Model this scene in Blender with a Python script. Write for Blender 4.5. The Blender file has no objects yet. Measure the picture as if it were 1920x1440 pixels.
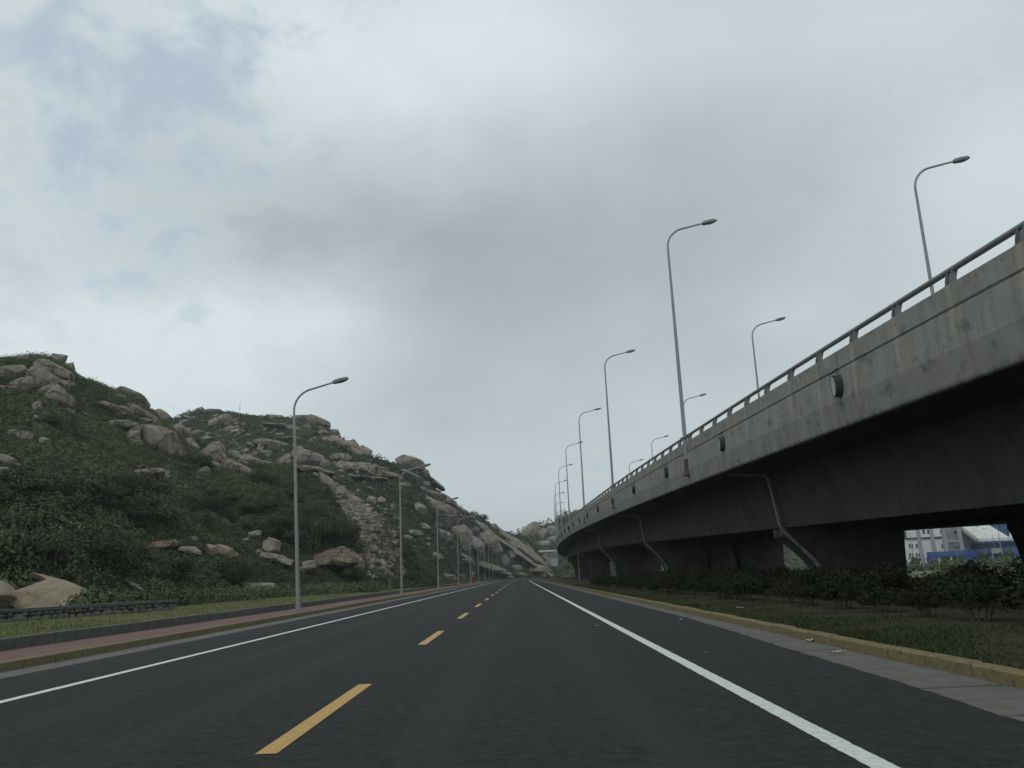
import bpy, bmesh, math, random
import numpy as np
from mathutils import Vector, Matrix, Euler
random.seed(7); RNG = np.random.default_rng(11)
SC = bpy.context.scene
COL = SC.collection
R = math.radians

# ------------------------------------------------------------------ camera
FPX, PX0, PY0 = 1540.0, 960.0, 720.0        # focal length and centre in pixels of the 1920 wide photograph
CAMZ = 1.2
_d = np.array([(975-PX0), -(1080-PY0), FPX]); _d /= np.linalg.norm(_d)
_h = np.array([math.cos(R(2.4)), math.sin(R(2.4)), 0.0])
_n = np.cross(_d, _h); _n /= np.linalg.norm(_n)
_x = np.cross(_n, _d)
AX_R = np.array([_x[0], _d[0], _n[0]]); AX_U = np.array([_x[1], _d[1], _n[1]]); AX_F = np.array([_x[2], _d[2], _n[2]])
cam_data = bpy.data.cameras.new('camera'); cam = bpy.data.objects.new('camera', cam_data); COL.objects.link(cam)
cam_data.sensor_width = 36.0; cam_data.lens = 36.0*FPX/1920.0
cam_data.clip_start = 0.1; cam_data.clip_end = 8000
_m = Matrix.Identity(4)
for i in range(3):
    _m[i][0] = AX_R[i]; _m[i][1] = AX_U[i]; _m[i][2] = -AX_F[i]
_m[2][3] = CAMZ
cam.matrix_world = _m
SC.camera = cam

def ray(px, py):
    v = AX_R*((px-PX0)/FPX) + AX_U*((PY0-py)/FPX) + AX_F
    return v
def tv(px, py):                              # bearing and slope of a sight line: X/Y and (Z-camera)/Y
    v = ray(px, py); return v[0]/v[1], v[2]/v[1]
def at(px, py, Y):
    t, s = tv(px, py); return Vector((t*Y, Y, CAMZ+s*Y))
def at_z(px, py, z):
    t, s = tv(px, py); Y = (z-CAMZ)/s; return Vector((t*Y, Y, z))

# ------------------------------------------------------------------ render look
SC.view_settings.view_transform = 'Standard'; SC.view_settings.look = 'None'
SC.view_settings.exposure = 0.0; SC.view_settings.gamma = 1.0; SC.view_settings.use_curve_mapping = False
SC.render.engine = 'CYCLES'
SC.cycles.max_bounces = 6; SC.cycles.diffuse_bounces = 3; SC.cycles.glossy_bounces = 2; SC.cycles.transmission_bounces = 2
SC.cycles.use_denoising = True

# ------------------------------------------------------------------ node helper
class NT:
    def __init__(s, tree): s.t = tree; tree.nodes.clear()
    def n(s, typ, **kw):
        nd = s.t.nodes.new(typ)
        for k, v in kw.items(): setattr(nd, k, v)
        return nd
    def put(s, sock, v):
        if v is None: return
        if isinstance(v, bpy.types.NodeSocket): s.t.links.new(v, sock)
        elif isinstance(v, (tuple, list)) and sock.type == 'RGBA' and len(v) == 3: sock.default_value = (*v, 1)
        else: sock.default_value = v
    def math(s, op, a, b=None, c=None, clamp=False):
        nd = s.n('ShaderNodeMath', operation=op, use_clamp=clamp)
        for i, v in enumerate((a, b, c)): s.put(nd.inputs[i], v)
        return nd.outputs[0]
    def vmath(s, op, a, b=None):
        nd = s.n('ShaderNodeVectorMath', operation=op)
        s.put(nd.inputs[0], a)
        if b is not None: s.put(nd.inputs['Scale'] if op == 'SCALE' else nd.inputs[1], b)
        return nd.outputs['Value'] if op in ('DOT_PRODUCT', 'LENGTH') else nd.outputs['Vector']
    def noise(s, vec, scale, detail=4, rough=0.55, dist=0.0, out=0):
        nd = s.n('ShaderNodeTexNoise'); s.put(nd.inputs['Vector'], vec)
        nd.inputs['Scale'].default_value = scale; nd.inputs['Detail'].default_value = detail
        nd.inputs['Roughness'].default_value = rough; nd.inputs['Distortion'].default_value = dist
        return nd.outputs[out]
    def voro(s, vec, scale, feature='F1', out='Distance'):
        nd = s.n('ShaderNodeTexVoronoi', feature=feature); s.put(nd.inputs['Vector'], vec); nd.inputs['Scale'].default_value = scale
        return nd.outputs[out]
    def mapr(s, v, a, b, c=0.0, d=1.0, smooth=False):
        nd = s.n('ShaderNodeMapRange'); nd.interpolation_type = 'SMOOTHSTEP' if smooth else 'LINEAR'
        s.put(nd.inputs[0], v)
        for i, q in enumerate((a, b, c, d)): nd.inputs[i+1].default_value = q
        return nd.outputs[0]
    def mix(s, f, a, b, mode='MIX'):
        nd = s.n('ShaderNodeMix', data_type='RGBA', blend_type=mode)
        s.put(nd.inputs[0], f); s.put(nd.inputs[6], a); s.put(nd.inputs[7], b)
        return nd.outputs[2]
    def sep(s, v):
        nd = s.n('ShaderNodeSeparateXYZ'); s.put(nd.inputs[0], v); return nd.outputs
    def comb(s, x, y, z):
        nd = s.n('ShaderNodeCombineXYZ')
        for i, v in enumerate((x, y, z)): s.put(nd.inputs[i], v)
        return nd.outputs[0]

# ------------------------------------------------------------------ sky and sun
SUN_EL, SUN_AZ = R(48), R(215)               # high, behind the camera to the left, veiled by cloud
world = bpy.data.worlds.new('World'); SC.world = world; world.use_nodes = True
def build_sky():
    g = NT(world.node_tree)
    d = g.n('ShaderNodeTexCoord').outputs['Generated']
    sky = g.n('ShaderNodeTexSky', sky_type='NISHITA'); sky.sun_disc = False
    sky.sun_elevation = SUN_EL; sky.sun_rotation = SUN_AZ; sky.air_density = 1.0; sky.dust_density = 2.0; sky.ozone_density = 1.5
    bg1 = g.n('ShaderNodeBackground'); bg1.inputs[1].default_value = 0.10
    # thin high haze whitens the clear air
    g.put(bg1.inputs[0], g.mix(0.72, sky.outputs[0], (5.0, 6.05, 7.1)))
    flat = g.vmath('MULTIPLY', d, (1.0, 1.0, 1.35))
    nv = g.noise(flat, 3.2, 5, 0.55, 0, out=1)
    warp = g.vmath('SCALE', g.vmath('SUBTRACT', nv, (0.5, 0.5, 0.5)), 0.16)
    dw = g.vmath('ADD', d, warp)
    n1 = g.noise(flat, 3.0, 6, 0.48, 0.25)
    n2 = g.noise(flat, 9.0, 9, 0.6, 0.5)
    n3 = g.noise(flat, 24.0, 5, 0.6, 0.3)
    def blob(px, py, rx, ry, amp):
        c = Vector(ray(px, py)).normalized()
        r = Vector(AX_R)*(FPX/rx); u = Vector(AX_U)*(FPX/ry)
        df = g.vmath('SUBTRACT', dw, tuple(c))
        a = g.vmath('DOT_PRODUCT', df, tuple(r)); b = g.vmath('DOT_PRODUCT', df, tuple(u))
        q = g.math('ADD', g.math('MULTIPLY', a, a), g.math('MULTIPLY', b, b))
        back = g.math('MULTIPLY', g.vmath('DOT_PRODUCT', df, tuple(AX_F)), 2.2)
        q = g.math('ADD', q, g.math('MULTIPLY', back, back))
        e = g.math('POWER', 2.718, g.math('MULTIPLY', q, -1.0))
        return g.math('MULTIPLY', e, amp)
    L = g.math('ADD', 0.60, g.math('MULTIPLY', g.math('SUBTRACT', n1, 0.5), 0.40))
    L = g.math('ADD', L, g.math('MULTIPLY', g.math('SUBTRACT', n2, 0.5), 0.18))
    for b in SKY_BLOBS: L = g.math('ADD', L, blob(*b))
    L = g.math('ADD', L, g.math('MULTIPLY', g.math('MULTIPLY', g.math('SUBTRACT', g.math('ADD', n2, g.math('MULTIPLY', n3, 0.5)), 0.75), 0.9), blob(190, 380, 400, 400, 1.0)))
    L = g.math('MINIMUM', g.math('MAXIMUM', L, 0.0), 1.0)
    ccol = g.mix(L, (0.330, 0.385, 0.405), (0.700, 0.785, 0.815))
    bg2 = g.n('ShaderNodeBackground'); g.put(bg2.inputs[0], ccol); bg2.inputs[1].default_value = 1.0
    gap = g.math('ADD', g.math('ADD', blob(330, 60, 240, 150, 0.45), blob(200, 200, 260, 160, .34)), blob(230, 440, 300, 190, 0.46))
    gap = g.math('ADD', gap, g.math('MULTIPLY', g.math('SUBTRACT', n2, 0.54), 2.2))
    gap = g.math('ADD', gap, g.math('MULTIPLY', g.math('SUBTRACT', n3, 0.5), 1.0))
    gap = g.mapr(gap, 0.15, 0.90, 0, 0.80, True)
    ms = g.n('ShaderNodeMixShader'); g.put(ms.inputs[0], gap)
    g.put(ms.inputs[1], bg2.outputs[0]); g.put(ms.inputs[2], bg1.outputs[0])
    g.put(g.n('ShaderNodeOutputWorld').inputs[0], ms.outputs[0])
SKY_BLOBS = [(880, 510, 380, 170, -.36), (1180, 450, 400, 190, -.20), (560, 390, 210, 150, -.16), (1450, 250, 300, 150, -.12), (760, 770, 170, 70, -.12), (1020, 690, 300, 70, -.07), (1500, 620, 260, 90, -.06),
             (660, 120, 340, 120, .36), (1000, 90, 260, 110, .18), (1860, 330, 170, 150, .28), (1650, 60, 200, 90, .16),
             (300, 620, 330, 90, .42), (820, 920, 500, 90, .08), (120, 760, 260, 80, .16), (420, 770, 200, 80, .16), (600, 640, 120, 50, .16), (1430, 570, 160, 60, .14), (130, 400, 320, 320, .20)]
build_sky()
sun_d = bpy.data.lights.new('sun', 'SUN'); sun_d.energy = 0.6; sun_d.angle = R(20); sun_d.color = (1.0, 0.96, 0.9)
sun = bpy.data.objects.new('sun', sun_d); COL.objects.link(sun)
sun.rotation_euler = Vector((math.sin(SUN_AZ)*math.cos(SUN_EL), math.cos(SUN_AZ)*math.cos(SUN_EL), math.sin(SUN_EL))).to_track_quat('Z', 'Y').to_euler()
sun.location = (-20, -20, 80)

# ------------------------------------------------------------------ mesh helpers
def tag(o, label=None, cat=None, group=None, kind=None):
    if label: o['label'] = label
    if cat: o['category'] = cat
    if group: o['group'] = group
    if kind: o['kind'] = kind
    return o
def np_mesh(name, V, F, mats=None, smooth=False, attrs=None, uv=None):
    V = np.asarray(V, dtype=np.float32); F = np.asarray(F, dtype=np.int32)
    me = bpy.data.meshes.new(name); k = F.shape[1]; nf = len(F)
    me.vertices.add(len(V)); me.vertices.foreach_set('co', V.ravel())
    me.loops.add(nf*k); me.loops.foreach_set('vertex_index', F.ravel())
    me.polygons.add(nf); me.polygons.foreach_set('loop_start', np.arange(nf, dtype=np.int32)*k)
    me.polygons.foreach_set('loop_total', np.full(nf, k, dtype=np.int32))
    if smooth: me.polygons.foreach_set('use_smooth', np.ones(nf, dtype=bool))
    for an, (dom, arr) in (attrs or {}).items():
        a = me.attributes.new(an, 'FLOAT', dom); a.data.foreach_set('value', np.asarray(arr, dtype=np.float32))
    if uv is not None:
        l = me.uv_layers.new(name='UVMap'); l.data.foreach_set('uv', np.asarray(uv, dtype=np.float32)[F.ravel()].ravel())
    me.update(calc_edges=True)
    for m in (mats if isinstance(mats, list) else [mats] if mats else []): me.materials.append(m)
    return me
def link(name, me, parent=None, loc=(0, 0, 0), rot=(0, 0, 0), scale=(1, 1, 1)):
    o = bpy.data.objects.new(name, me); COL.objects.link(o)
    if parent is not None: o.parent = parent
    o.location = loc; o.rotation_euler = rot; o.scale = scale
    return o
def empty(name, loc=(0, 0, 0), rot=(0, 0, 0)):
    o = bpy.data.objects.new(name, None); COL.objects.link(o); o.location = loc; o.rotation_euler = rot; o.empty_display_size = 0.3
    return o
def copy_tree(o, parent=None):
    c = o.copy(); COL.objects.link(c)
    if parent is not None: c.parent = parent
    for ch in list(o.children): copy_tree(ch, c)
    return c

class MB:                                    # collects simple shapes, then becomes one mesh
    def __init__(s): s.bm = bmesh.new()
    def box(s, x0, x1, y0, y1, z0, z1, bev=0.0):
        return s.hexa([(x0, y0, z0), (x1, y0, z0), (x1, y1, z0), (x0, y1, z0), (x0, y0, z1), (x1, y0, z1), (x1, y1, z1), (x0, y1, z1)], bev)
    def hexa(s, p, bev=0.0):
        v = [s.bm.verts.new(q) for q in p]
        f = [s.bm.faces.new([v[i] for i in q]) for q in ((0, 3, 2, 1), (4, 5, 6, 7), (0, 1, 5, 4), (1, 2, 6, 5), (2, 3, 7, 6), (3, 0, 4, 7))]
        if bev > 0:
            ed = list({e for q in f for e in q.edges})
            bmesh.ops.bevel(s.bm, geom=ed, offset=bev, segments=1, affect='EDGES', profile=0.5)
        return s
    def prism(s, pts, axis, a, b):           # polygon in the other two axes, extruded along 'axis' from a to b
        def mk(u, v, w): return {'x': (w, u, v), 'y': (u, w, v), 'z': (u, v, w)}[axis]
        A = [s.bm.verts.new(mk(u, v, a)) for u, v in pts]; B = [s.bm.verts.new(mk(u, v, b)) for u, v in pts]
        n = len(pts)
        s.bm.faces.new(A); s.bm.faces.new(B[::-1])
        for i in range(n): s.bm.faces.new((A[i], B[i], B[(i+1) % n], A[(i+1) % n]))
        return s
    def tube(s, pts, rad, n=8, cap=True):
        pts = [Vector(p) for p in pts]; rings = []
        rr = rad if isinstance(rad, (list, tuple)) else [rad]*len(pts)
        for i, p in enumerate(pts):
            t = (pts[min(i+1, len(pts)-1)]-pts[max(i-1, 0)]).normalized()
            ref = Vector((0, 1, 0)) if abs(t.y) < 0.9 else Vector((0, 0, 1))
            a = t.cross(ref).normalized(); b = t.cross(a).normalized()
            rings.append([s.bm.verts.new(p+(a*math.cos(2*math.pi*k/n)+b*math.sin(2*math.pi*k/n))*rr[i]) for k in range(n)])
        for q, w in zip(rings, rings[1:]):
            for k in range(n): s.bm.faces.new((q[k], q[(k+1) % n], w[(k+1) % n], w[k]))
        if cap: s.bm.faces.new(rings[0][::-1]); s.bm.faces.new(rings[-1])
        return s
    def mesh(s, name, mat, smooth=False):
        bmesh.ops.recalc_face_normals(s.bm, faces=s.bm.faces[:])
        me = bpy.data.meshes.new(name); s.bm.to_mesh(me); s.bm.free()
        if mat: me.materials.append(mat)
        if smooth:
            me.polygons.foreach_set('use_smooth', np.ones(len(me.polygons), dtype=bool))
            try: me.set_sharp_from_angle(angle=R(40))
            except Exception: pass
        return me
    def build(s, name, mat, parent=None, smooth=False, **kw): return link(name, s.mesh(name, mat, smooth), parent, **kw)

# value noise for shaping terrain and stones
def _hash(ix, iy, seed):
    h = (ix.astype(np.int64)*374761393 + iy.astype(np.int64)*668265263 + seed*974634541) & 0x7fffffff
    h = ((h ^ (h >> 13))*1274126177) & 0x7fffffff
    return ((h ^ (h >> 16)) & 0xffff)/65535.0
def vnoise(x, y, seed=0):
    x = np.asarray(x, float); y = np.asarray(y, float)
    ix = np.floor(x).astype(np.int64); iy = np.floor(y).astype(np.int64); fx = x-ix; fy = y-iy
    fx = fx*fx*(3-2*fx); fy = fy*fy*(3-2*fy)
    a = _hash(ix, iy, seed); b = _hash(ix+1, iy, seed); c = _hash(ix, iy+1, seed); e = _hash(ix+1, iy+1, seed)
    return (a*(1-fx)+b*fx)*(1-fy)+(c*(1-fx)+e*fx)*fy
def fbm(x, y, seed=0, octv=4):
    s = 0; a = 0.5
    for i in range(octv): s = s+a*vnoise(np.asarray(x)*2**i, np.asarray(y)*2**i, seed+i*17); a *= 0.5
    return s/(1-0.5**octv)-0.5

# ------------------------------------------------------------------ materials
def mat(name, fn):
    m = bpy.data.materials.new(name); m.use_nodes = True; g = NT(m.node_tree)
    b = g.n('ShaderNodeBsdfPrincipled'); o = g.n('ShaderNodeOutputMaterial'); g.put(o.inputs[0], b.outputs[0])
    fn(g, b); return m
def co(g): return g.n('ShaderNodeTexCoord').outputs['Object']
def wpos(g): return g.n('ShaderNodeNewGeometry').outputs['Position']
def attr(g, nm): return g.n('ShaderNodeAttribute', attribute_name=nm).outputs['Fac']
def bump(g, b, h, strength, dist):
    nd = g.n('ShaderNodeBump'); nd.inputs['Strength'].default_value = strength; nd.inputs['Distance'].default_value = dist
    g.put(nd.inputs['Height'], h); g.put(b.inputs['Normal'], nd.outputs[0])
def rough(b, r, spec=0.5): b.inputs['Roughness'].default_value = r; b.inputs['Specular IOR Level'].default_value = spec
def speck(c1, c2, scale, r=0.85, spec=0.3, bmp=0.0, detail=5, c3=None, s3=0.6, world_co=True, k3=0.5, metal=0.0):
    def fn(g, b):
        p = wpos(g) if world_co else co(g)
        n = g.noise(p, scale, detail)
        c = g.mix(g.mapr(n, 0.32, 0.68), c1, c2)
        if c3: c = g.mix(g.mapr(g.noise(p, s3, 4), 0.45, 0.75, 0, k3), c, c3)
        g.put(b.inputs['Base Color'], c); rough(b, r, spec); b.inputs['Metallic'].default_value = metal
        if bmp: bump(g, b, n, bmp, 0.02)
    return fn

def f_asphalt(g, b):
    p = wpos(g)
    fine = g.noise(p, 7, 9, 0.82); big = g.noise(g.vmath('MULTIPLY', p, (1, 0.14, 1)), 0.9, 5)
    grit = g.mapr(g.voro(p, 150, 'F1', 'Color'), 0, 1)
    c = g.mix(g.mapr(fine, 0.38, 0.62), (0.0065, 0.0072, 0.0070), (0.037, 0.0385, 0.0368))
    c = g.mix(g.mapr(big, 0.35, 0.7, 0, 0.55), c, (0.022, 0.0238, 0.0235))
    c = g.mix(g.mapr(g.noise(p, 42, 2, 0.5), 0.62, 0.72, 0, 0.45), c, (0.085, 0.088, 0.085))
    x = g.sep(p)[0]                              # paler polished wheel tracks, two per lane
    tr = None
    for xc in (-4.85, -3.2, -0.75, 0.95):
        d_ = g.math('ABSOLUTE', g.math('SUBTRACT', x, xc)); w_ = g.mapr(d_, 0.10, 0.42, 1, 0, True)
        tr = w_ if tr is None else g.math('MAXIMUM', tr, w_)
    c = g.mix(g.math('MULTIPLY', tr, g.mapr(big, 0.3, 0.7, 0.15, 0.6)), c, (0.036, 0.0385, 0.038))
    edge = g.math('MAXIMUM', g.mapr(x, 2.5, 4.2, 0, 1), g.mapr(x, -6.4, -8.0, 0, 1))   # dust gathering at the sides
    c = g.mix(g.math('MULTIPLY', edge, g.mapr(g.noise(p, 2.2, 7, 0.7), 0.40, 0.75, 0, 0.55)), c, (0.062, 0.060, 0.053))
    stain = g.noise(g.vmath('MULTIPLY', p, (1.6, 0.5, 1)), 1.1, 6, 0.6, 0.6)
    c = g.mix(g.mapr(stain, 0.63, 0.69, 0, 0.7), c, (0.010, 0.011, 0.0115))
    g.put(b.inputs['Base Color'], c); rough(b, 0.85, 0.2)
    bump(g, b, g.noise(p, 160, 3, 0.6), 0.6, 0.004)
def f_line(g, b, c1=(0.74, 0.77, 0.74), c2=(0.52, 0.54, 0.52), dirt=(0.10, 0.10, 0.10)):
    p = wpos(g); n = g.noise(p, 14, 6, 0.65)
    c = g.mix(g.mapr(n, 0.35, 0.7), c1, c2)
    c = g.mix(g.mapr(g.noise(p, 60, 4, 0.7), 0.62, 0.72, 0, 0.7), c, dirt)
    g.put(b.inputs['Base Color'], c); rough(b, 0.6, 0.4); bump(g, b, g.noise(p, 90, 3), 0.4, 0.004)
def f_concrete(g, b):
    uv = g.n('ShaderNodeUVMap').outputs[0]; s = g.sep(uv); p = wpos(g)
    n = g.noise(p, 1.1, 6, 0.6); f = g.noise(p, 16, 5, 0.65)
    c = g.mix(g.mapr(n, 0.3, 0.7), (0.250, 0.246, 0.222), (0.335, 0.330, 0.300))
    c = g.mix(g.mapr(f, 0.35, 0.75, 0, 0.4), c, (0.155, 0.154, 0.142))
    streak = g.noise(g.comb(g.math('MULTIPLY', s[0], 2.6), g.math('MULTIPLY', s[1], 0.22), 0.0), 1.6, 5, 0.65)
    c = g.mix(g.mapr(streak, 0.48, 0.73, 0, 0.6), c, (0.125, 0.129, 0.12))
    # pale rust-tinged run-off below each rail post
    ph = g.math('FRACT', g.math('ADD', g.math('DIVIDE', g.math('SUBTRACT', s[0], POST0), POST_STEP), 0.5))
    ph = g.math('ABSOLUTE', g.math('SUBTRACT', g.math('ADD', ph, g.math('MULTIPLY', g.math('SUBTRACT', g.noise(uv, 2.5, 3), 0.5), 0.04)), 0.5))
    run = g.math('MULTIPLY', g.mapr(ph, 0.035, 0.055, 1, 0), g.mapr(g.math('ADD', s[1], g.math('MULTIPLY', streak, 0.6)), -1.35, -0.7, 0.0, 1.0))
    run = g.math('MULTIPLY', run, g.mapr(g.noise(g.comb(g.math('FLOOR', g.math('DIVIDE', g.math('SUBTRACT', s[0], POST0-1.2), POST_STEP)), 0.0, 0.0), 3.7, 0), 0.35, 0.6, 0.15, 0.75))
    c = g.mix(run, c, (0.37, 0.34, 0.29))
    # black algae where water drips from the lower edge and along the groove
    edge = g.math('ADD', s[1], g.math('MULTIPLY', g.noise(g.comb(s[0], 0.0, 0.0), 3.5, 6, 0.75), 0.34))
    c = g.mix(g.mapr(edge, -1.97, -1.80, 0.92, 0), c, (0.03, 0.033, 0.03))
    blot = g.noise(g.comb(g.math('MULTIPLY', s[0], 1.0), g.math('MULTIPLY', s[1], 1.3), 4.0), 1.8, 7, 0.7)
    c = g.mix(g.mapr(blot, 0.54, 0.70, 0, 0.7), c, (0.085, 0.089, 0.082))
    g.put(b.inputs['Base Color'], c); rough(b, 0.9, 0.25); bump(g, b, f, 0.35, 0.02)
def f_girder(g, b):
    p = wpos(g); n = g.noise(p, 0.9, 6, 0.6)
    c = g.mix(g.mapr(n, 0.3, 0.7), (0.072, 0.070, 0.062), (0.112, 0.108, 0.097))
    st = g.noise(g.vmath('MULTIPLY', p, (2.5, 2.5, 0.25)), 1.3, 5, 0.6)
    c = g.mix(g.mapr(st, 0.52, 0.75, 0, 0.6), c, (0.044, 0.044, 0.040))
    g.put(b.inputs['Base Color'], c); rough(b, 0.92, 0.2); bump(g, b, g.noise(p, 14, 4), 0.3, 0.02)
def rockfn(a, bb, dark, streak=0.6, ck=0.75, csc=0.42, cw=0.035):
    def fn(g, b):
        p = wpos(g); n = g.noise(p, 0.55, 7, 0.62); f = g.noise(p, 3.2, 6, 0.7)
        c = g.mix(g.mapr(n, 0.33, 0.67), a, bb)
        c = g.mix(g.mapr(f, 0.45, 0.75, 0, 0.5), c, dark)
        st = g.noise(g.vmath('MULTIPLY', p, (1.0, 1.0, 0.16)), 1.1, 5, 0.6, 0.4)
        c = g.mix(g.mapr(st, 0.52, 0.68, 0, streak), c, dark)
        rnd = g.n('ShaderNodeObjectInfo').outputs['Random']
        c = g.mix(g.mapr(rnd, 0, 1, 0, 0.35), c, (0.20, 0.185, 0.165))
        crack = g.voro(g.vmath('ADD', p, g.vmath('SCALE', g.noise(p, 0.8, 3, out=1), 1.6)), csc, 'DISTANCE_TO_EDGE')
        c = g.mix(g.mapr(crack, 0.0, cw, ck, 0), c, (0.045, 0.043, 0.038))
        g.put(b.inputs['Base Color'], c); rough(b, 0.95, 0.1)
        h = g.math('ADD', g.math('MULTIPLY', f, 0.6), g.mapr(crack, 0, 0.06, -0.5, 0)); bump(g, b, h, 0.6, 0.25)
    return fn
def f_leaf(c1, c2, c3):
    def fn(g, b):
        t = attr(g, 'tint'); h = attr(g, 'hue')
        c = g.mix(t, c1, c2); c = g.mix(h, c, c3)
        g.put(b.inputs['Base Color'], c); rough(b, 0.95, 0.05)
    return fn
def f_hill(g, b):
    p = wpos(g); n = g.noise(p, 0.25, 6, 0.65); f = g.noise(p, 2.0, 6, 0.7)
    c = g.mix(g.mapr(n, 0.3, 0.7), (0.030, 0.038, 0.022), (0.062, 0.066, 0.036))
    c = g.mix(g.mapr(f, 0.5, 0.8, 0, 0.6), c, (0.085, 0.075, 0.05))
    sc = g.math('MULTIPLY', attr(g, 'scree'), g.mapr(f, 0.25, 0.45, 0.5, 1))
    c = g.mix(sc, c, g.mix(g.mapr(g.noise(p, 1.5, 6, 0.7), 0.35, 0.65), (0.12, 0.10, 0.08), (0.27, 0.24, 0.20)))
    g.put(b.inputs['Base Color'], c); rough(b, 0.95, 0.1); bump(g, b, f, 0.8, 0.4)
def f_soil(g, b):
    p = wpos(g); n = g.noise(p, 1.2, 6, 0.65); f = g.noise(p, 22, 4, 0.7)
    x = g.sep(p)[0]
    c = g.mix(g.mapr(n, 0.3, 0.7), (0.040, 0.036, 0.026), (0.078, 0.068, 0.048))
    c = g.mix(g.mapr(f, 0.45, 0.7, 0, 0.6), c, (0.035, 0.036, 0.022))
    g.put(b.inputs['Base Color'], c); rough(b, 0.95, 0.1); bump(g, b, f, 0.6, 0.03)
def f_lawn(g, b):
    p = wpos(g); n = g.noise(p, 0.7, 6, 0.65); f = g.noise(p, 18, 5, 0.7)
    c = g.mix(g.mapr(n, 0.3, 0.7), (0.110, 0.118, 0.052), (0.180, 0.180, 0.088))
    c = g.mix(g.mapr(f, 0.4, 0.75, 0, 0.6), c, (0.055, 0.066, 0.026))
    g.put(b.inputs['Base Color'], c); rough(b, 0.95, 0.1); bump(g, b, f, 0.6, 0.03)
def f_brick(g, b):
    p = g.n('ShaderNodeMapping'); g.put(p.inputs[0], wpos(g)); p.inputs['Rotation'].default_value = (0, 0, R(90))
    br = g.n('ShaderNodeTexBrick'); g.put(br.inputs['Vector'], p.outputs[0])
    br.inputs['Scale'].default_value = 1.0; br.inputs['Brick Width'].default_value = 0.2; br.inputs['Row Height'].default_value = 0.1
    br.inputs['Mortar Size'].default_value = 0.006
    br.inputs['Color1'].default_value = (0.195, 0.098, 0.085, 1); br.inputs['Color2'].default_value = (0.15, 0.085, 0.078, 1); br.inputs['Mortar'].default_value = (0.10, 0.085, 0.075, 1)
    q = wpos(g); n = g.noise(q, 0.8, 6, 0.65)
    c = g.mix(g.mapr(n, 0.4, 0.75, 0, 0.6), br.outputs[0], (0.20, 0.15, 0.125))
    c = g.mix(g.mapr(g.noise(q, 7, 5, 0.7), 0.55, 0.75, 0, 0.5), c, (0.09, 0.068, 0.058))
    g.put(b.inputs['Base Color'], c); rough(b, 0.9, 0.2); bump(g, b, br.outputs['Fac'], -0.4, 0.01)
def f_kerb(g, b):
    p = wpos(g); n = g.noise(p, 5, 7, 0.68); big = g.noise(p, 0.8, 4)
    c = g.mix(g.mapr(big, 0.3, 0.7), (0.205, 0.162, 0.066), (0.178, 0.147, 0.075))
    c = g.mix(g.mapr(n, 0.53, 0.64, 0, 0.7), c, (0.20, 0.185, 0.15))
    c = g.mix(g.mapr(g.noise(p, 11, 6, 0.7), 0.52, 0.64, 0, 0.85), c, (0.07, 0.066, 0.048))
    r = g.n('ShaderNodeObjectInfo').outputs['Random']; c = g.mix(g.mapr(r, 0.55, 1, 0, 0.45), c, (0.19, 0.165, 0.10))
    g.put(b.inputs['Base Color'], c); rough(b, 0.85, 0.3); bump(g, b, n, 0.4, 0.01)
POST0, POST_STEP = 16.5, 2.36
M = {}
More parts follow.
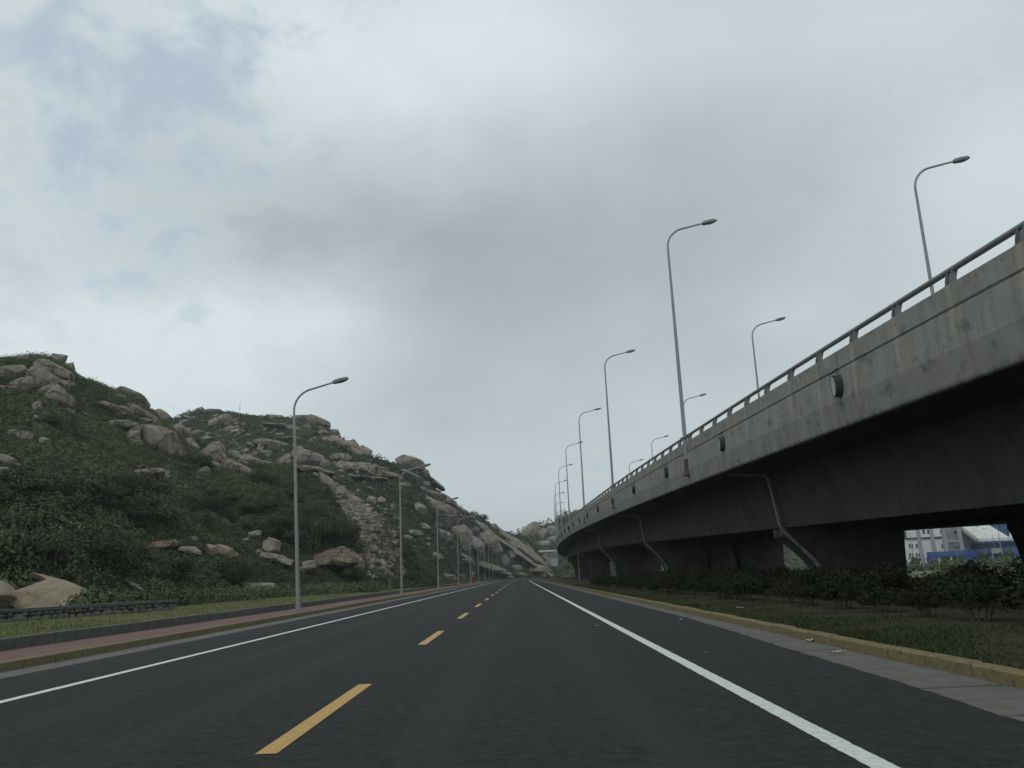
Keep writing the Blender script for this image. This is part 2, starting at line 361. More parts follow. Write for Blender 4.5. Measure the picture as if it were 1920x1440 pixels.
def _mats():
    M['asphalt'] = mat('asphalt', f_asphalt); M['white_line'] = mat('white_line', f_line)
    M['yellow_line'] = mat('yellow_line', lambda g, b: f_line(g, b, (0.56, 0.34, 0.085), (0.42, 0.26, 0.075)))
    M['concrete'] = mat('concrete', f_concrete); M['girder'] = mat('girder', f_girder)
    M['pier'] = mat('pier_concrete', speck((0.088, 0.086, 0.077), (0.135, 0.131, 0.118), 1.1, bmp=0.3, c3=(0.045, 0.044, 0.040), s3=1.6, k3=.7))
    M['gutter'] = mat('gutter', speck((0.112, 0.106, 0.095), (0.165, 0.155, 0.139), 6, bmp=0.3, c3=(0.085, 0.082, 0.075), s3=1.5))
    M['kerb'] = mat('kerb', f_kerb); M['brick'] = mat('brick_paving', f_brick)
    M['dark_kerb'] = mat('dark_kerb', speck((0.085, 0.088, 0.082), (0.13, 0.13, 0.122), 5, bmp=0.3, c3=(0.055, 0.06, 0.05), s3=1.8))
    M['rock'] = mat('granite_grey', rockfn((0.212, 0.178, 0.146), (0.335, 0.282, 0.228), (0.10, 0.092, 0.08), .75, .85, .36, .045))
    M['rock_far'] = mat('granite_far', rockfn((0.228, 0.198, 0.165), (0.345, 0.305, 0.252), (0.105, 0.10, 0.087), .75, .85, .24, .05))
    M['rock_tan'] = mat('granite_tan', rockfn((0.27, 0.215, 0.155), (0.37, 0.30, 0.215), (0.17, 0.135, 0.10), 0.55, 0.0))
    M['rock_warm'] = mat('granite_warm', rockfn((0.22, 0.194, 0.162), (0.34, 0.30, 0.25), (0.115, 0.10, 0.085)))
    M['rock_earth'] = mat('earthy_rock', rockfn((0.16, 0.122, 0.085), (0.25, 0.20, 0.145), (0.085, 0.066, 0.05), .8, .85, .5, .06))
    M['leaf'] = mat('scrub_leaf', f_leaf((0.032, 0.054, 0.029), (0.128, 0.168, 0.084), (0.120, 0.108, 0.072)))
    M['leaf_far'] = mat('far_scrub_leaf', f_leaf((0.036, 0.058, 0.034), (0.105, 0.140, 0.074), (0.10, 0.098, 0.068)))
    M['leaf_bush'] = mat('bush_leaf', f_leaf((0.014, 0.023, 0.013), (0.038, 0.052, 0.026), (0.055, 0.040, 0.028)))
    M['grass'] = mat('grass_blade', f_leaf((0.085, 0.110, 0.042), (0.215, 0.230, 0.105), (0.25, 0.23, 0.13)))
    M['grass_dark'] = mat('dark_grass_blade', f_leaf((0.028, 0.044, 0.017), (0.066, 0.086, 0.034), (0.12, 0.10, 0.062)))  # median grass, darker blades than those of the lawn
    M['hill'] = mat('hill_soil', f_hill); M['soil'] = mat('soil', f_soil); M['lawn'] = mat('lawn', f_lawn)
    M['steel'] = mat('galvanised_steel', speck((0.24, 0.265, 0.275), (0.30, 0.325, 0.335), 6, 0.5, 0.5, c3=(0.19, 0.20, 0.20), s3=1.2, world_co=False, metal=0.2))
    M['rail'] = mat('rail_paint', speck((0.150, 0.160, 0.160), (0.20, 0.21, 0.21), 4, 0.5, 0.5, c3=(0.14, 0.12, 0.10), s3=2.0, metal=0.2))
    M['lamp_shell'] = mat('lamp_shell', speck((0.17, 0.19, 0.20), (0.21, 0.23, 0.24), 3, 0.45, world_co=False))
    M['lens'] = mat('lamp_lens', speck((0.09, 0.10, 0.105), (0.13, 0.14, 0.145), 3, 0.25, world_co=False))
    M['drum'] = mat('dark_housing', speck((0.035, 0.036, 0.036), (0.06, 0.06, 0.06), 8, 0.6, world_co=False))
    M['white_face'] = mat('white_diffuser', speck((0.40, 0.41, 0.36), (0.30, 0.31, 0.27), 7, 0.4, world_co=False))
    M['pipe'] = mat('drain_pipe', speck((0.26, 0.265, 0.255), (0.36, 0.36, 0.345), 4, 0.6, c3=(0.16, 0.155, 0.145), s3=1.2))
    M['stone'] = mat('wall_stone', speck((0.125, 0.126, 0.116), (0.20, 0.197, 0.178), 7, bmp=0.5, c3=(0.06, 0.064, 0.052), s3=2.5))
    M['mortar'] = mat('wall_core', speck((0.028, 0.029, 0.026), (0.05, 0.05, 0.045), 9, bmp=0.4))
    M['bark'] = mat('bark', speck((0.075, 0.062, 0.048), (0.13, 0.105, 0.082), 12, world_co=False))
    M['paper'] = mat('paper', speck((0.50, 0.51, 0.49), (0.38, 0.39, 0.37), 20))
    M['white_wall'] = mat('white_plaster', speck((0.82, 0.84, 0.84), (0.76, 0.78, 0.78), 0.5))
    M['grey_wall'] = mat('grey_cladding', speck((0.30, 0.32, 0.33), (0.36, 0.38, 0.39), 0.4))
    M['dark_glass'] = mat('window_glass', speck((0.03, 0.035, 0.04), (0.055, 0.06, 0.065), 0.6, 0.15, 0.5))
    M['blue'] = mat('blue_cladding', speck((0.035, 0.095, 0.26), (0.045, 0.115, 0.30), 0.4, 0.5))
    M['dark_blue'] = mat('dark_blue_cladding', speck((0.020, 0.030, 0.065), (0.028, 0.04, 0.085), 0.4, 0.5))
    M['roof_white'] = mat('white_roof_sheet', speck((0.74, 0.75, 0.72), (0.60, 0.61, 0.58), 0.5, 0.5))
    M['red'] = mat('red_paint', speck((0.26, 0.05, 0.035), (0.2, 0.04, 0.03), 6, 0.5))
_mats()

# ------------------------------------------------------------------ ground and road
def road_shift(Y):                           # the road bends right in the distance
    Y = np.asarray(Y, float); return np.where(Y > 190, 0.00088*(Y-190)**2, 0.0)
YS = np.concatenate([np.arange(-12, 60, 1.0), np.arange(60, 200, 4.0), np.arange(200, 431, 6.0)])
def strip(name, offs, m, kind='structure', parent=None, ys=YS, jag=None, label=None):
    """ribbon that follows the road; offs is a list of (offset from road axis, height)"""
    ys = np.asarray(ys, float); k = len(offs); V = np.zeros((len(ys), k, 3)); sh = road_shift(ys)
    for j, (x, z) in enumerate(offs):
        V[:, j, 0] = sh+x; V[:, j, 1] = ys; V[:, j, 2] = z
    if jag: V[:, jag[0], 0] += jag[1]*(fbm(ys*1.7, ys*0+jag[2], 5, 4))
    i, j = np.meshgrid(np.arange(len(ys)-1), np.arange(k-1), indexing='ij'); a = (i*k+j).ravel()
    F = np.stack([a, a+1, a+k+1, a+k], 1)
    o = link(name, np_mesh(name, V.reshape(-1, 3), F, m), parent)
    if kind: o['kind'] = kind
    return o
gv = [(-1500, -120, -1.3), (1500, -120, -1.3), (1500, 1600, -1.3), (-1500, 1600, -1.3)]
tag(link('ground', np_mesh('ground', gv, [(0, 1, 2, 3)], M['soil'])), kind='structure')
ysf = np.concatenate([np.arange(-12, 60, 0.08), YS[YS >= 60]])
strip('road_bed', [(-10.7, -0.2), (4.7, -0.2)], M['soil'])
strip('left_gutter', [(-8.8, -0.008), (-7.5, -0.008)], M['gutter'])
road = strip('road', [(-7.98, 0.0), (-4, 0.0), (0, 0.0), (3.6, 0.0)], M['asphalt'], ys=ysf, jag=(0, 0.08, 3.3))
me = road.data; cc = np.zeros(len(me.vertices)*3, dtype=np.float32); me.vertices.foreach_get('co', cc); cc = cc.reshape(-1, 3)
cc[3::4, 0] += np.interp(ysf, [5, 6.5, 9, 13, 17, 22], [0.0, 0.07, 0.21, 0.30, 0.47, 0.58])+0.07*fbm(ysf*3.0, ysf*0+8.1, 9, 5)+RNG.normal(size=len(ysf))*.008; me.vertices.foreach_set('co', cc.ravel()); me.update()
ysl = np.concatenate([np.arange(-2, 30, .06), np.arange(30, 60, .3), YS[YS >= 60]])
for x0, x1 in ((-6.26, -6.11), (2.04, 2.20)):
    ln = strip('edge_line', [(x0, 0.005), (x1, 0.005)], M['white_line'], kind=None, parent=road, ys=ysl)
    cc = np.zeros(len(ln.data.vertices)*3, dtype=np.float32); ln.data.vertices.foreach_get('co', cc); cc = cc.reshape(-1, 3)
    cc[:, 0] += RNG.normal(size=len(cc))*.0022; ln.data.vertices.foreach_set('co', cc.ravel()); ln.data.update()
def dash(y0):
    ys = np.linspace(y0, y0+4.0, 5); sh = road_shift(ys)
    V = [(s-2.005, y, 0.005) for s, y in zip(sh, ys)]+[(s-1.84, y, 0.005) for s, y in zip(sh, ys)]
    link('centre_dash', np_mesh('centre_dash', V, [(i, i+5, i+6, i+1) for i in range(4)], M['yellow_line']), road)
for k in range(30): dash(6.48+k*9.87)
# left: gutter, yellow kerb, brick footway, stone edging, lawn
YN = 42.0
def kerb_run(name, piece, x0, x1, z0, z1, step, m, bev, ynear, yend=420, gap=0.012, jit=0.004):
    k = tag(empty(name), kind='structure')
    n = int((ynear-2)/step)
    mb = MB(); mb.box(x0, x1, -step/2+gap/2, step/2-gap/2, z0, z1, bev); base = mb.mesh(piece, m)
    for i in range(n):
        link(piece, base, k, (random.uniform(-jit, jit), 2+(i+.5)*step, random.uniform(-jit, jit)), (0, 0, random.uniform(-.003, .003)))
    b2 = MB(); y = 2+n*step
    while y < yend:
        s = float(road_shift(y+step/2)); dx = float(road_shift(y+step)-road_shift(y))
        b2.hexa([(x0+s-dx/2, y+gap/2, z0), (x1+s-dx/2, y+gap/2, z0), (x1+s+dx/2, y+step-gap/2, z0), (x0+s+dx/2, y+step-gap/2, z0),
                 (x0+s-dx/2, y+gap/2, z1), (x1+s-dx/2, y+gap/2, z1), (x1+s+dx/2, y+step-gap/2, z1), (x0+s+dx/2, y+step-gap/2, z1)])
        y += step
    tag(b2.build(piece, m, k), kind='stuff'); return k
kerb_run('footway_kerb', 'kerb_stone', -8.92, -8.72, -.3, .145, 1.0, M['kerb'], .014, YN, gap=.028)
kerb_run('median_kerb', 'kerb_stone', 4.62, 4.80, -.3, .135, 1.0, M['kerb'], .022, YN, gap=.026, jit=.009)
kerb_run('lawn_edging', 'edging_stone', -10.93, -10.72, -.3, .38, 1.6, M['dark_kerb'], .018, 50, gap=.03, jit=.008)
kerb_run('gutter', 'gutter_slab', 3.3, 4.615, -.2, -.006, 0.8, M['gutter'], .012, 34, gap=.075, jit=.005)
strip('footway', [(-10.73, .135), (-9.7, .14), (-8.91, .132)], M['brick'])
VERGE = [(-900, .5), (-120, .5), (-40, .45), (-20, .42), (-14, .37), (-10.92, .335)]
strip('lawn', VERGE, M['lawn'])
MEDIAN = [(4.79, .10), (6, .13), (8, .12), (13, .06), (24, -.1), (34, -.75), (70, -.85), (900, -.9)]
strip('median', MEDIAN, M['soil'])
def ground_z(x, y):
    r = np.asarray(x, float)-road_shift(y)
    return np.where(r < -10.9, np.interp(r, [q[0] for q in VERGE], [q[1] for q in VERGE]),
                    np.where(r > 4.79, np.interp(r, [q[0] for q in MEDIAN], [q[1] for q in MEDIAN]), 0.0))

# ------------------------------------------------------------------ hills: ridge line and foot line seen from the road, joined by real slopes
class Hill:
    def __init__(s, ridge, foot, rdepth, base, seed, amp, back=1.0):
        tt = [tv(*p) for p in ridge]; s.t = np.array([q[0] for q in tt]); s.v = np.array([q[1] for q in tt])
        s.ft = np.array([tv(x, 1085)[0] for x, _ in foot]); s.fy = np.array([y for _, y in foot], float)
        s.rt = np.array([tv(x, 900)[0] for x, _ in rdepth]); s.ry = np.array([y for _, y in rdepth], float)
        s.base, s.seed, s.amp, s.back = base, seed, amp, back
    def lim(s, t): return np.interp(t, s.ft, s.fy), np.interp(t, s.rt, s.ry), np.interp(t, s.t, s.v)
    def z(s, X, Y):
        X = np.asarray(X, float); Y = np.maximum(np.asarray(Y, float), 1.0); t = X/Y
        yb, yr, v = s.lim(t); zr = CAMZ+v*yr; u = (Y-yb)/(yr-yb)
        uc = np.clip(u, 0, 1); p = .62*uc+.38*uc*uc*(3-2*uc)
        z = s.base+(zr-s.base)*p
        w = np.clip(u*6, 0, 1)*np.clip((1.0-u)*5, 0.0, 1)
        z = z+s.amp*w*np.clip((zr-s.base)/12, 0, 1)*(fbm(X/18, Y/18, s.seed, 5)*1.6+0.35*fbm(X/4, Y/4, s.seed+9, 3))
        q = np.clip((u-1)/s.back, 0, 1); z = np.where(u > 1, zr-(zr-s.base+1)*q*q*(3-2*q), z)
        edge = (t > s.t[-1])
        return np.where((u < 0) | edge, s.base-1.5, np.where(zr < s.base, np.minimum(z, s.base-1), z))
RIDGE1 = [(-700, 600), (-400, 625), (-200, 655), (0, 676), (60, 674), (100, 676), (125, 692), (150, 716), (165, 717), (200, 732), (235, 742), (275, 768), (300, 782), (330, 800), (360, 826), (400, 846),
          (450, 866), (520, 878), (560, 880), (590, 884), (615, 893), (645, 914), (680, 941), (712, 967), (738, 991), (762, 1023), (785, 1057), (803, 1082), (830, 1095)]
FOOT1 = [(-700, 26), (-200, 31), (0, 36), (165, 40), (280, 50), (350, 56), (450, 66), (560, 80), (650, 88), (720, 92), (800, 108), (850, 120)]
RDEP1 = [(-700, 85), (0, 118), (150, 122), (330, 132), (450, 128), (560, 118), (620, 112), (700, 106), (800, 112), (850, 124)]
hill1 = Hill(RIDGE1, FOOT1, RDEP1, .42, 3, 2.4)
RIDGE2 = [(100, 800), (250, 795), (320, 792), (345, 778), (375, 772), (410, 772), (450, 779), (500, 783), (530, 784), (560, 787), (600, 796), (640, 822), (665, 848), (700, 860), (745, 872), (775, 880), (800, 899), (830, 928),
          (865, 958), (900, 968), (930, 988), (960, 1002), (985, 1006), (1000, 1022), (1025, 1052), (1045, 1078), (1060, 1084), (1080, 1090)]
FOOT2 = [(100, 170), (600, 118), (700, 112), (760, 128), (800, 150), (850, 190), (880, 235), (900, 275), (930, 305), (960, 318), (1000, 330), (1060, 345), (1090, 350)]
RDEP2 = [(100, 270), (400, 262), (600, 245), (700, 238), (800, 262), (860, 300), (900, 340), (1000, 375), (1060, 385), (1090, 390)]
hill2 = Hill(RIDGE2, FOOT2, RDEP2, .3, 23, 4.5)
RIDGE3 = [(880, 1030), (940, 1012), (970, 1001), (990, 993), (1010, 988), (1040, 978), (1060, 968), (1090, 958), (1110, 955), (1200, 952), (1300, 970), (1500, 985), (1680, 990), (1720, 990), (1760, 1000), (1900, 1010), (2100, 1015)]
FOOT3 = [(880, 420), (1000, 430), (1060, 430), (1300, 440), (2100, 460)]
RDEP3 = [(880, 500), (1000, 520), (1200, 540), (2100, 640)]
hill3 = Hill(RIDGE3, FOOT3, RDEP3, -.5, 41, 4.0)
# hill 3 stays low where the ridge falls off beside the far road
SCREE = [(608, 880), (640, 903), (680, 938), (714, 968), (736, 998), (754, 1042), (764, 1082), (735, 1088), (700, 1080), (684, 1042), (672, 1004), (650, 966), (624, 928)]
def in_poly(px, py, poly):
    px = np.asarray(px); py = np.asarray(py); ins = np.zeros(px.shape, bool); n = len(poly)
    for i in range(n):
        x1, y1 = poly[i]; x2, y2 = poly[(i+1) % n]
        c = ((y1 > py) != (y2 > py)) & (px < (x2-x1)*(py-y1)/((y2-y1) if y2 != y1 else 1e-9)+x1); ins ^= c
    return ins
def project(X, Y, Z):
    P = np.stack([np.asarray(X, float), np.asarray(Y, float), np.asarray(Z, float)-CAMZ], -1)
    f = P@AX_F; return PX0+FPX*(P@AX_R)/f, PY0-FPX*(P@AX_U)/f
def hill_mesh(name, h, t0, t1, nt, us):
    t = np.linspace(t0, t1, nt); yb, yr, v = h.lim(t); us = np.asarray(us)
    Y = yb[:, None]+(yr-yb)[:, None]*us[None, :]; X = t[:, None]*Y
    Z = h.z(X, Y); k = len(us)
    i, j = np.meshgrid(np.arange(nt-1), np.arange(k-1), indexing='ij'); a = (i*k+j).ravel()
    F = np.stack([a, a+k, a+k+1, a+1], 1)
    px, py = project(X, Y, Z)
    sc = (in_poly(px, py, SCREE) & (np.broadcast_to(us[None, :], X.shape) < 1.02)).astype(float) if h is hill1 else np.zeros(X.shape)
    V = np.stack([X, Y, Z], -1).reshape(-1, 3)
    return tag(link(name, np_mesh(name, V, F, M['hill'], True, {'scree': ('POINT', sc.ravel())})), kind='structure')
US = np.concatenate([[0.0], np.linspace(.002, 1, 170), np.linspace(1.02, 2.0, 30)])
hill_mesh('near_hill', hill1, -1.1, tv(828, 1090)[0], 400, US)
hill_mesh('far_hill', hill2, tv(120, 800)[0], tv(1075, 1085)[0], 420, US)
hill_mesh('distant_hill', hill3, tv(890, 1000)[0], tv(2050, 1000)[0], 260, US[::2])
HILLS = (hill1, hill2, hill3)
def land(X, Y):
    z = ground_z(X, Y)
    for h in HILLS: z = np.maximum(z, h.z(X, Y))
    return z
def hit(px, py, y0=26.0, y1=560.0):
    """where the sight line through a photograph pixel meets the land (or grazes a ridge)"""
    t, s = tv(px, py); Y = np.concatenate([np.arange(y0, 200, .25), np.arange(200, y1, .5)])
    g = land(t*Y, Y)-(CAMZ+s*Y); w = np.nonzero(g >= 0)[0]
    if len(w): return Vector((t*Y[w[0]], Y[w[0]], CAMZ+s*Y[w[0]]))
    k = int(np.argmax(g/Y)); return Vector((t*Y[k], Y[k], CAMZ+s*Y[k]))

# ------------------------------------------------------------------ viaduct
_by = np.array([-15, 15, 40, 68, 97, 125, 153, 181, 209, 237, 264, 290]); _bx = np.array([11.0, 9.45, 8.45, 8.0, 7.85, 7.9, 8.05, 8.4, 9.4, 10.9, 12.6, 14.6])
_bz = np.array([6.15, 6.80, 7.33, 7.9, 8.5, 9.05, 9.30, 9.40, 9.45, 9.48, 9.5, 9.5])
_px = np.polyfit((_by-130)/150, _bx, 5); _pz = np.polyfit((_by-130)/150, _bz, 4)
def bx(Y): return np.polyval(_px, (np.clip(Y, -15, 290)-130)/150)+np.where(np.asarray(Y) > 290, .085*(np.asarray(Y)-290), 0)
def bz(Y): return np.polyval(_pz, (np.clip(Y, -15, 290)-130)/150)
def sweep(name, prof, y0, y1, m, parent, dx=0.0, dz=0.0, step=2.0, smooth=False):
    n = max(2, int(math.ceil((y1-y0)/step))+1); ys = np.linspace(y0, y1, n); k = len(prof)
    V = np.zeros((n, k, 3)); uvv = np.zeros((n, k, 2)); X = bx(ys)+dx; Z = bz(ys)+dz
    for j, (u, w) in enumerate(prof):
        V[:, j] = np.stack([X+u, ys, Z+w], 1); uvv[:, j, 0] = ys; uvv[:, j, 1] = w
    # separate shading islands per side keep the concrete arrises crisp (flat shading)
    i, j = np.meshgrid(np.arange(n-1), np.arange(k), indexing='ij'); a = i*k+j; b = i*k+(j+1) % k
    F = np.stack([a, b, b+k, a+k], -1).reshape(-1, 4)
    VV = list(map(tuple, V.reshape(-1, 3))); me = bpy.data.meshes.new(name)
    faces = [tuple(int(q) for q in f) for f in F]+[tuple(range(k))[::-1], tuple(range((n-1)*k, n*k))]
    me.from_pydata(VV, [], faces); l = me.uv_layers.new(name='UVMap')
    uf = uvv.reshape(-1, 2); vi = np.zeros(len(me.loops), dtype=np.int32); me.loops.foreach_get('vertex_index', vi)
    l.data.foreach_set('uv', uf[vi].astype(np.float32).ravel())
    bm = bmesh.new(); bm.from_mesh(me); bmesh.ops.recalc_face_normals(bm, faces=bm.faces[:]); bm.to_mesh(me); bm.free()
    me.materials.append(m); return link(name, me, parent)
PAR = [(0, 0), (0, -.47), (.035, -.50), (.035, -.53), (0, -.56), (-.02, -1.36), (.07, -2.06), (.10, -2.10), (.34, -2.10), (.40, -1.1), (.36, 0)]
DECK_W = 11.6
GIRD = [(.345, -1.06), (.345, -1.80), (2.55, -2.10), (2.85, -4.47), (8.75, -4.47), (9.05, -2.10), (11.25, -1.80), (11.25, -1.06)]
PIERS = [-1.0, 36.0, 71.0, 107.5, 147.0, 186.0, 225.0, 262.0]
def pier_bm(y, dx, flare_l, flare_r):
    X = float(bx(y))+dx; top = float(bz(y))-4.48; g = -1.35; H = top-g
    l, r = X+2.9, X+7.95; hh = min(3.0, H*.6)
    pts = [(l+flare_l, g)]
    for i in range(9):
        a = i/8; pts.append((l+flare_l*(1-a**2.2), top-.35-hh*(1-a)))
    pts += [(l, top-.002), (r, top-.002)]
    for i in range(8, -1, -1):
        a = i/8; pts.append((r-flare_r*(1-a**2.2), top-.35-hh*(1-a)))
    pts.append((r-flare_r, g))
    mb = MB(); mb.prism(pts, 'y', y, y+1.9)
    # vertical fluting on the road-side face: two raised ribs that follow the flare
    for q in (.35, 1.15):
        rib = [(u-.07, v) for u, v in pts[:11]]+[(u+.1, v) for u, v in pts[:11]][::-1]
        mb.prism(rib, 'y', y+q, y+q+.4)
    return mb
def viaduct(name, label, dx, dz, detail):
    root = empty(name, (0, 0, 0)); tag(root, label, 'viaduct')
    L = 11.7; y0 = 22.15-L*3
    while y0 < 318:
        a, b = max(y0, -14), min(y0+L, 320)
        sweep('parapet_panel', PAR, a+.012, b-.012, M['concrete'], root, dx, dz)
        y0 += L
    ends = [-14]+[p+.95 for p in PIERS[1:]]+[320]
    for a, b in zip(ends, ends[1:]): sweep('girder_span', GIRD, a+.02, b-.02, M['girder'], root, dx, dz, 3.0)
    sweep('far_parapet', [(11.26, -2.1), (11.6, -2.1), (11.6, 0), (11.26, 0)], -14, 320, M['concrete'], root, dx, dz, 4.0)
    for p in (PIERS[:-1] if detail else [-1, 36.0, 86.0, 99.5, 128.0, 165.0]):
        if p < 0: continue
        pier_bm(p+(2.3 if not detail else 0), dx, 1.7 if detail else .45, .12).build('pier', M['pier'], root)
    return root
VIA = viaduct('viaduct', 'long grey concrete road viaduct with a pipe railing, beside the road on the right', 0.0, 0.0, True)
VIB = viaduct('viaduct', 'shaded twin concrete deck on piers behind the railed viaduct, seen only from below', 12.0, -.05, False)
# abutment piers: a plain rectangular column where the deck comes down
# railing
def rail_obj(y0, y1):
    ys = np.arange(y0, y1+.01, POST_STEP/2)
    mb = MB(); mb.tube([(float(bx(y))+.17, y, float(bz(y))+.36) for y in ys], .068, 10); mb.build('rail', M['rail'], VIA, True)
yy = 16.5-POST_STEP*12
while yy < 300:
    rail_obj(yy, min(yy+POST_STEP*5, 305)); yy += POST_STEP*5
def post_mesh():
    mb = MB()
    side = [(.02, .0), (.06, .0), (.13, .12), (.15, .22), (.20, .30), (.26, .30), (.30, .20), (.30, .0), (.26, .0), (.22, .10), (.15, .10), (.10, .0)]
    out = [(.03, 0), (.035, .11), (.065, .22), (.10, .31), (.15, .385), (.21, .39), (.235, .33), (.205, .24), (.175, .14), (.18, 0)]
    mb.prism(out, 'y', -.11, -.09); mb.prism(out, 'y', .09, .11)
    mb.prism([(.10, .05), (.12, .05), (.15, .22), (.18, .32), (.16, .33), (.125, .22)], 'y', -.09, .09)
    mb.box(.01, .22, -.14, .14, -.004, .014)
    for x, y in ((.05, .128), (.05, -.128), (.19, .128), (.19, -.128), (.06, 0.03), (.06, -.03)): mb.tube([(x, y, .0), (x, y, .05)], .012, 6)
    return mb.mesh('rail_post', M['rail'])
pm = post_mesh()
y = 16.5-POST_STEP*11
while y < 300:
    dyx = float(bx(y+.5)-bx(y-.5)); dyz = float(bz(y+.5)-bz(y-.5))
    link('rail_post', pm, VIA, (float(bx(y)), y, float(bz(y))), (math.atan(dyz), 0, -math.atan(dyx)))
    y += POST_STEP
# drain pipes, two brackets each
def pipe(pts, r=.085):
    o = MB().tube(pts, r, 10).build('drain_pipe', M['pipe'], VIA, True)
    for a, b in zip(pts[1:], pts[2:]):
        c = Vector(a).lerp(Vector(b), .5); d = (Vector(b)-Vector(a)).normalized()*.03
        MB().tube([c-d, c+d], r+.022, 10).build('pipe_bracket', M['rail'], o)
for p in PIERS[1:5]:
    yq = p-.25 if p != 36 else p+.9; X = float(bx(yq)); Zp = float(bz(yq))
    if p == PIERS[4]:
        pipe([(X+.9, yq, Zp-2.12), (X+2.3, yq, Zp-2.22), (X+2.38, yq, Zp-2.9), (X+2.4, yq, .1)]); continue
    yq = p-.15
    pts = [(X+.7, yq, Zp-2.10), (X+2.25, yq, Zp-2.22), (X+2.36, yq, Zp-2.35), (X+2.64, yq, Zp-4.40), (X+2.80, yq, Zp-4.66), (X+3.95, yq, Zp-5.9), (X+4.3, yq, Zp-6.5), (X+4.36, yq, .0)]
    pipe(pts)
# ------------------------------------------------------------------ drum lights on the parapet face
def drum(y, label):
    X = float(bx(y)); Z = float(bz(y)); r = .31
    root = empty('parapet_light', (X-.02, y, Z-.98)); root.rotation_euler = (0, R(-2), -math.atan(float(bx(y+.5)-bx(y-.5)))-R(7))
    tag(root, label, 'wall light', 'round lights along the viaduct parapet')
    n = 20; ring = [(math.cos(2*math.pi*k/n), math.sin(2*math.pi*k/n)) for k in range(n)]
    MB().prism([(a*r*.74, b*r) for a, b in ring], 'x', -.15, .05).build('housing', M['drum'], root)
    MB().prism([(a*r*.62, b*r*.87) for a, b in ring], 'x', -.18, -.151).build('diffuser', M['white_face'], root)
    MB().tube([(-.163, a*r*.69, b*r*.93) for a, b in ring+ring[:1]], .024, 6).build('rim', M['drum'], root)
    MB().tube([(-.02, 0, .28), (-.01, -.02, .49), (-.01, 1.2, .47)], .014, 6).build('cable', M['drum'], root)
ords = ['first', 'second', 'third', 'fourth', 'fifth', 'sixth', 'seventh', 'eighth', 'ninth', 'tenth', 'eleventh', 'twelfth', 'thirteenth', 'fourteenth', 'fifteenth', 'sixteenth',
        'seventeenth', 'eighteenth', 'nineteenth', 'twentieth'] + ['%dth' % k if k % 10 not in (1, 2, 3) else '%d%s' % (k, ('st', 'nd', 'rd')[k % 10-1]) for k in range(21, 60)]
drum(22.15, 'large round wall light with white face, nearest on the viaduct parapet')
for k in range(1, 14):
    drum(22.15+11.7*k, 'dark round wall light, %s along the viaduct parapet from the near white-faced one' % ords[k])
# ------------------------------------------------------------------ street lamps
def lamp_parts(root, H, s=1.0, base=True, detail=True):
    r0, r1 = .105*s, .052*s
    pts = [(0, 0, 0), (0, 0, H*.5), (0, 0, H-1.42*s)]; rad = [r0, (r0+r1)/2, r1*1.06]
    a0 = R(13); rc = 1.05*s
    cx, cz = rc, H-1.42*s
    for i in range(1, 11):
        a = math.pi-(math.pi/2-a0)*(i/10); pts.append((cx+rc*math.cos(a), 0, cz+rc*math.sin(a))); rad.append(r1)
    ex, ez = pts[-1][0], pts[-1][2]; e = (1.92*s-ex)
    ax, az = math.cos(a0), math.sin(a0)
    hx, hz = ex+e, ez+e*math.tan(a0); pts.append((hx, 0, hz)); rad.append(r1*.85)
    MB().tube(pts[:3], rad[:3], 12).build('pole', M['steel'], root, True)
    MB().tube(pts[2:], rad[2:], 10).build('arm', M['steel'], root, True)
    hd = MB()                                   # lantern: rounded shell, lofted along its length
    secs = [(0, .055, .03, -.03), (.05, .10, .075, -.06), (.12, .15, .10, -.075), (.42, .165, .105, -.085), (.66, .15, .085, -.08), (.78, .10, .05, -.065), (.84, .03, .0, -.05)]
    rings = []
    for q, w, t, b in secs:
        q, w, t, b = q*s, w*s, t*s, b*s; o = Vector((hx+ax*q, 0, hz+az*q)); up = Vector((-az, 0, ax))
        prof = [(-w, b*.35), (-w*.85, t*.6), (-w*.45, t), (w*.45, t), (w*.85, t*.6), (w, b*.35), (w*.9, b), (-w*.9, b)]
        rings.append([hd.bm.verts.new(o+Vector((0, u, 0))+up*v) for u, v in prof])
    for A, B in zip(rings, rings[1:]):
        for k in range(8): hd.bm.faces.new((A[k], A[(k+1) % 8], B[(k+1) % 8], B[k]))
    hd.bm.faces.new(rings[0][::-1]); hd.bm.faces.new(rings[-1])
    head = hd.build('lamp_head', M['lamp_shell'], root, True)
    if detail:
        ln = MB(); pr = []
        for q, w, b in ((.26, .12, -.10), (.40, .145, -.118), (.60, .135, -.112), (.74, .08, -.09)):
            o = Vector((hx+ax*q*s, 0, hz+az*q*s)); up = Vector((-az, 0, ax))
            pr.append([ln.bm.verts.new(o+Vector((0, u*w*s, 0))+up*(v*s)) for u, v in ((-1, -.07), (-.7, b), (.7, b), (1, -.07))])
        for A, B in zip(pr, pr[1:]):
            for k in range(4): ln.bm.faces.new((A[k], A[(k+1) % 4], B[(k+1) % 4], B[k]))
        ln.bm.faces.new(pr[0]); ln.bm.faces.new(pr[-1][::-1])
        ln.build('lens', M['lens'], head)
    if base:
        MB().tube([(0, 0, 0), (0, 0, .02), (0, 0, .03), (0, 0, .3)], [.2*s, .2*s, .125*s, .12*s], 10).build('base_plate', M['steel'], root)
        b = MB().box(r0*.72, r0*1.02, -.06, .06, .55, .95, .004).build('access_door', M['lamp_shell'], root)
def place_lamp(proto, loc, label, group, rz=0.0, lean=0.0, scale=1.0):
    o = proto['o'] if not proto['used'] else copy_tree(proto['o'])
    proto['used'] = True; o.location = loc; o.rotation_euler = (0, R(lean), rz); o.scale = (scale,)*3
    tag(o, label, 'street lamp', group); return o
P1 = {'o': empty('street_lamp'), 'used': False}; lamp_parts(P1['o'], 10.35, .95)
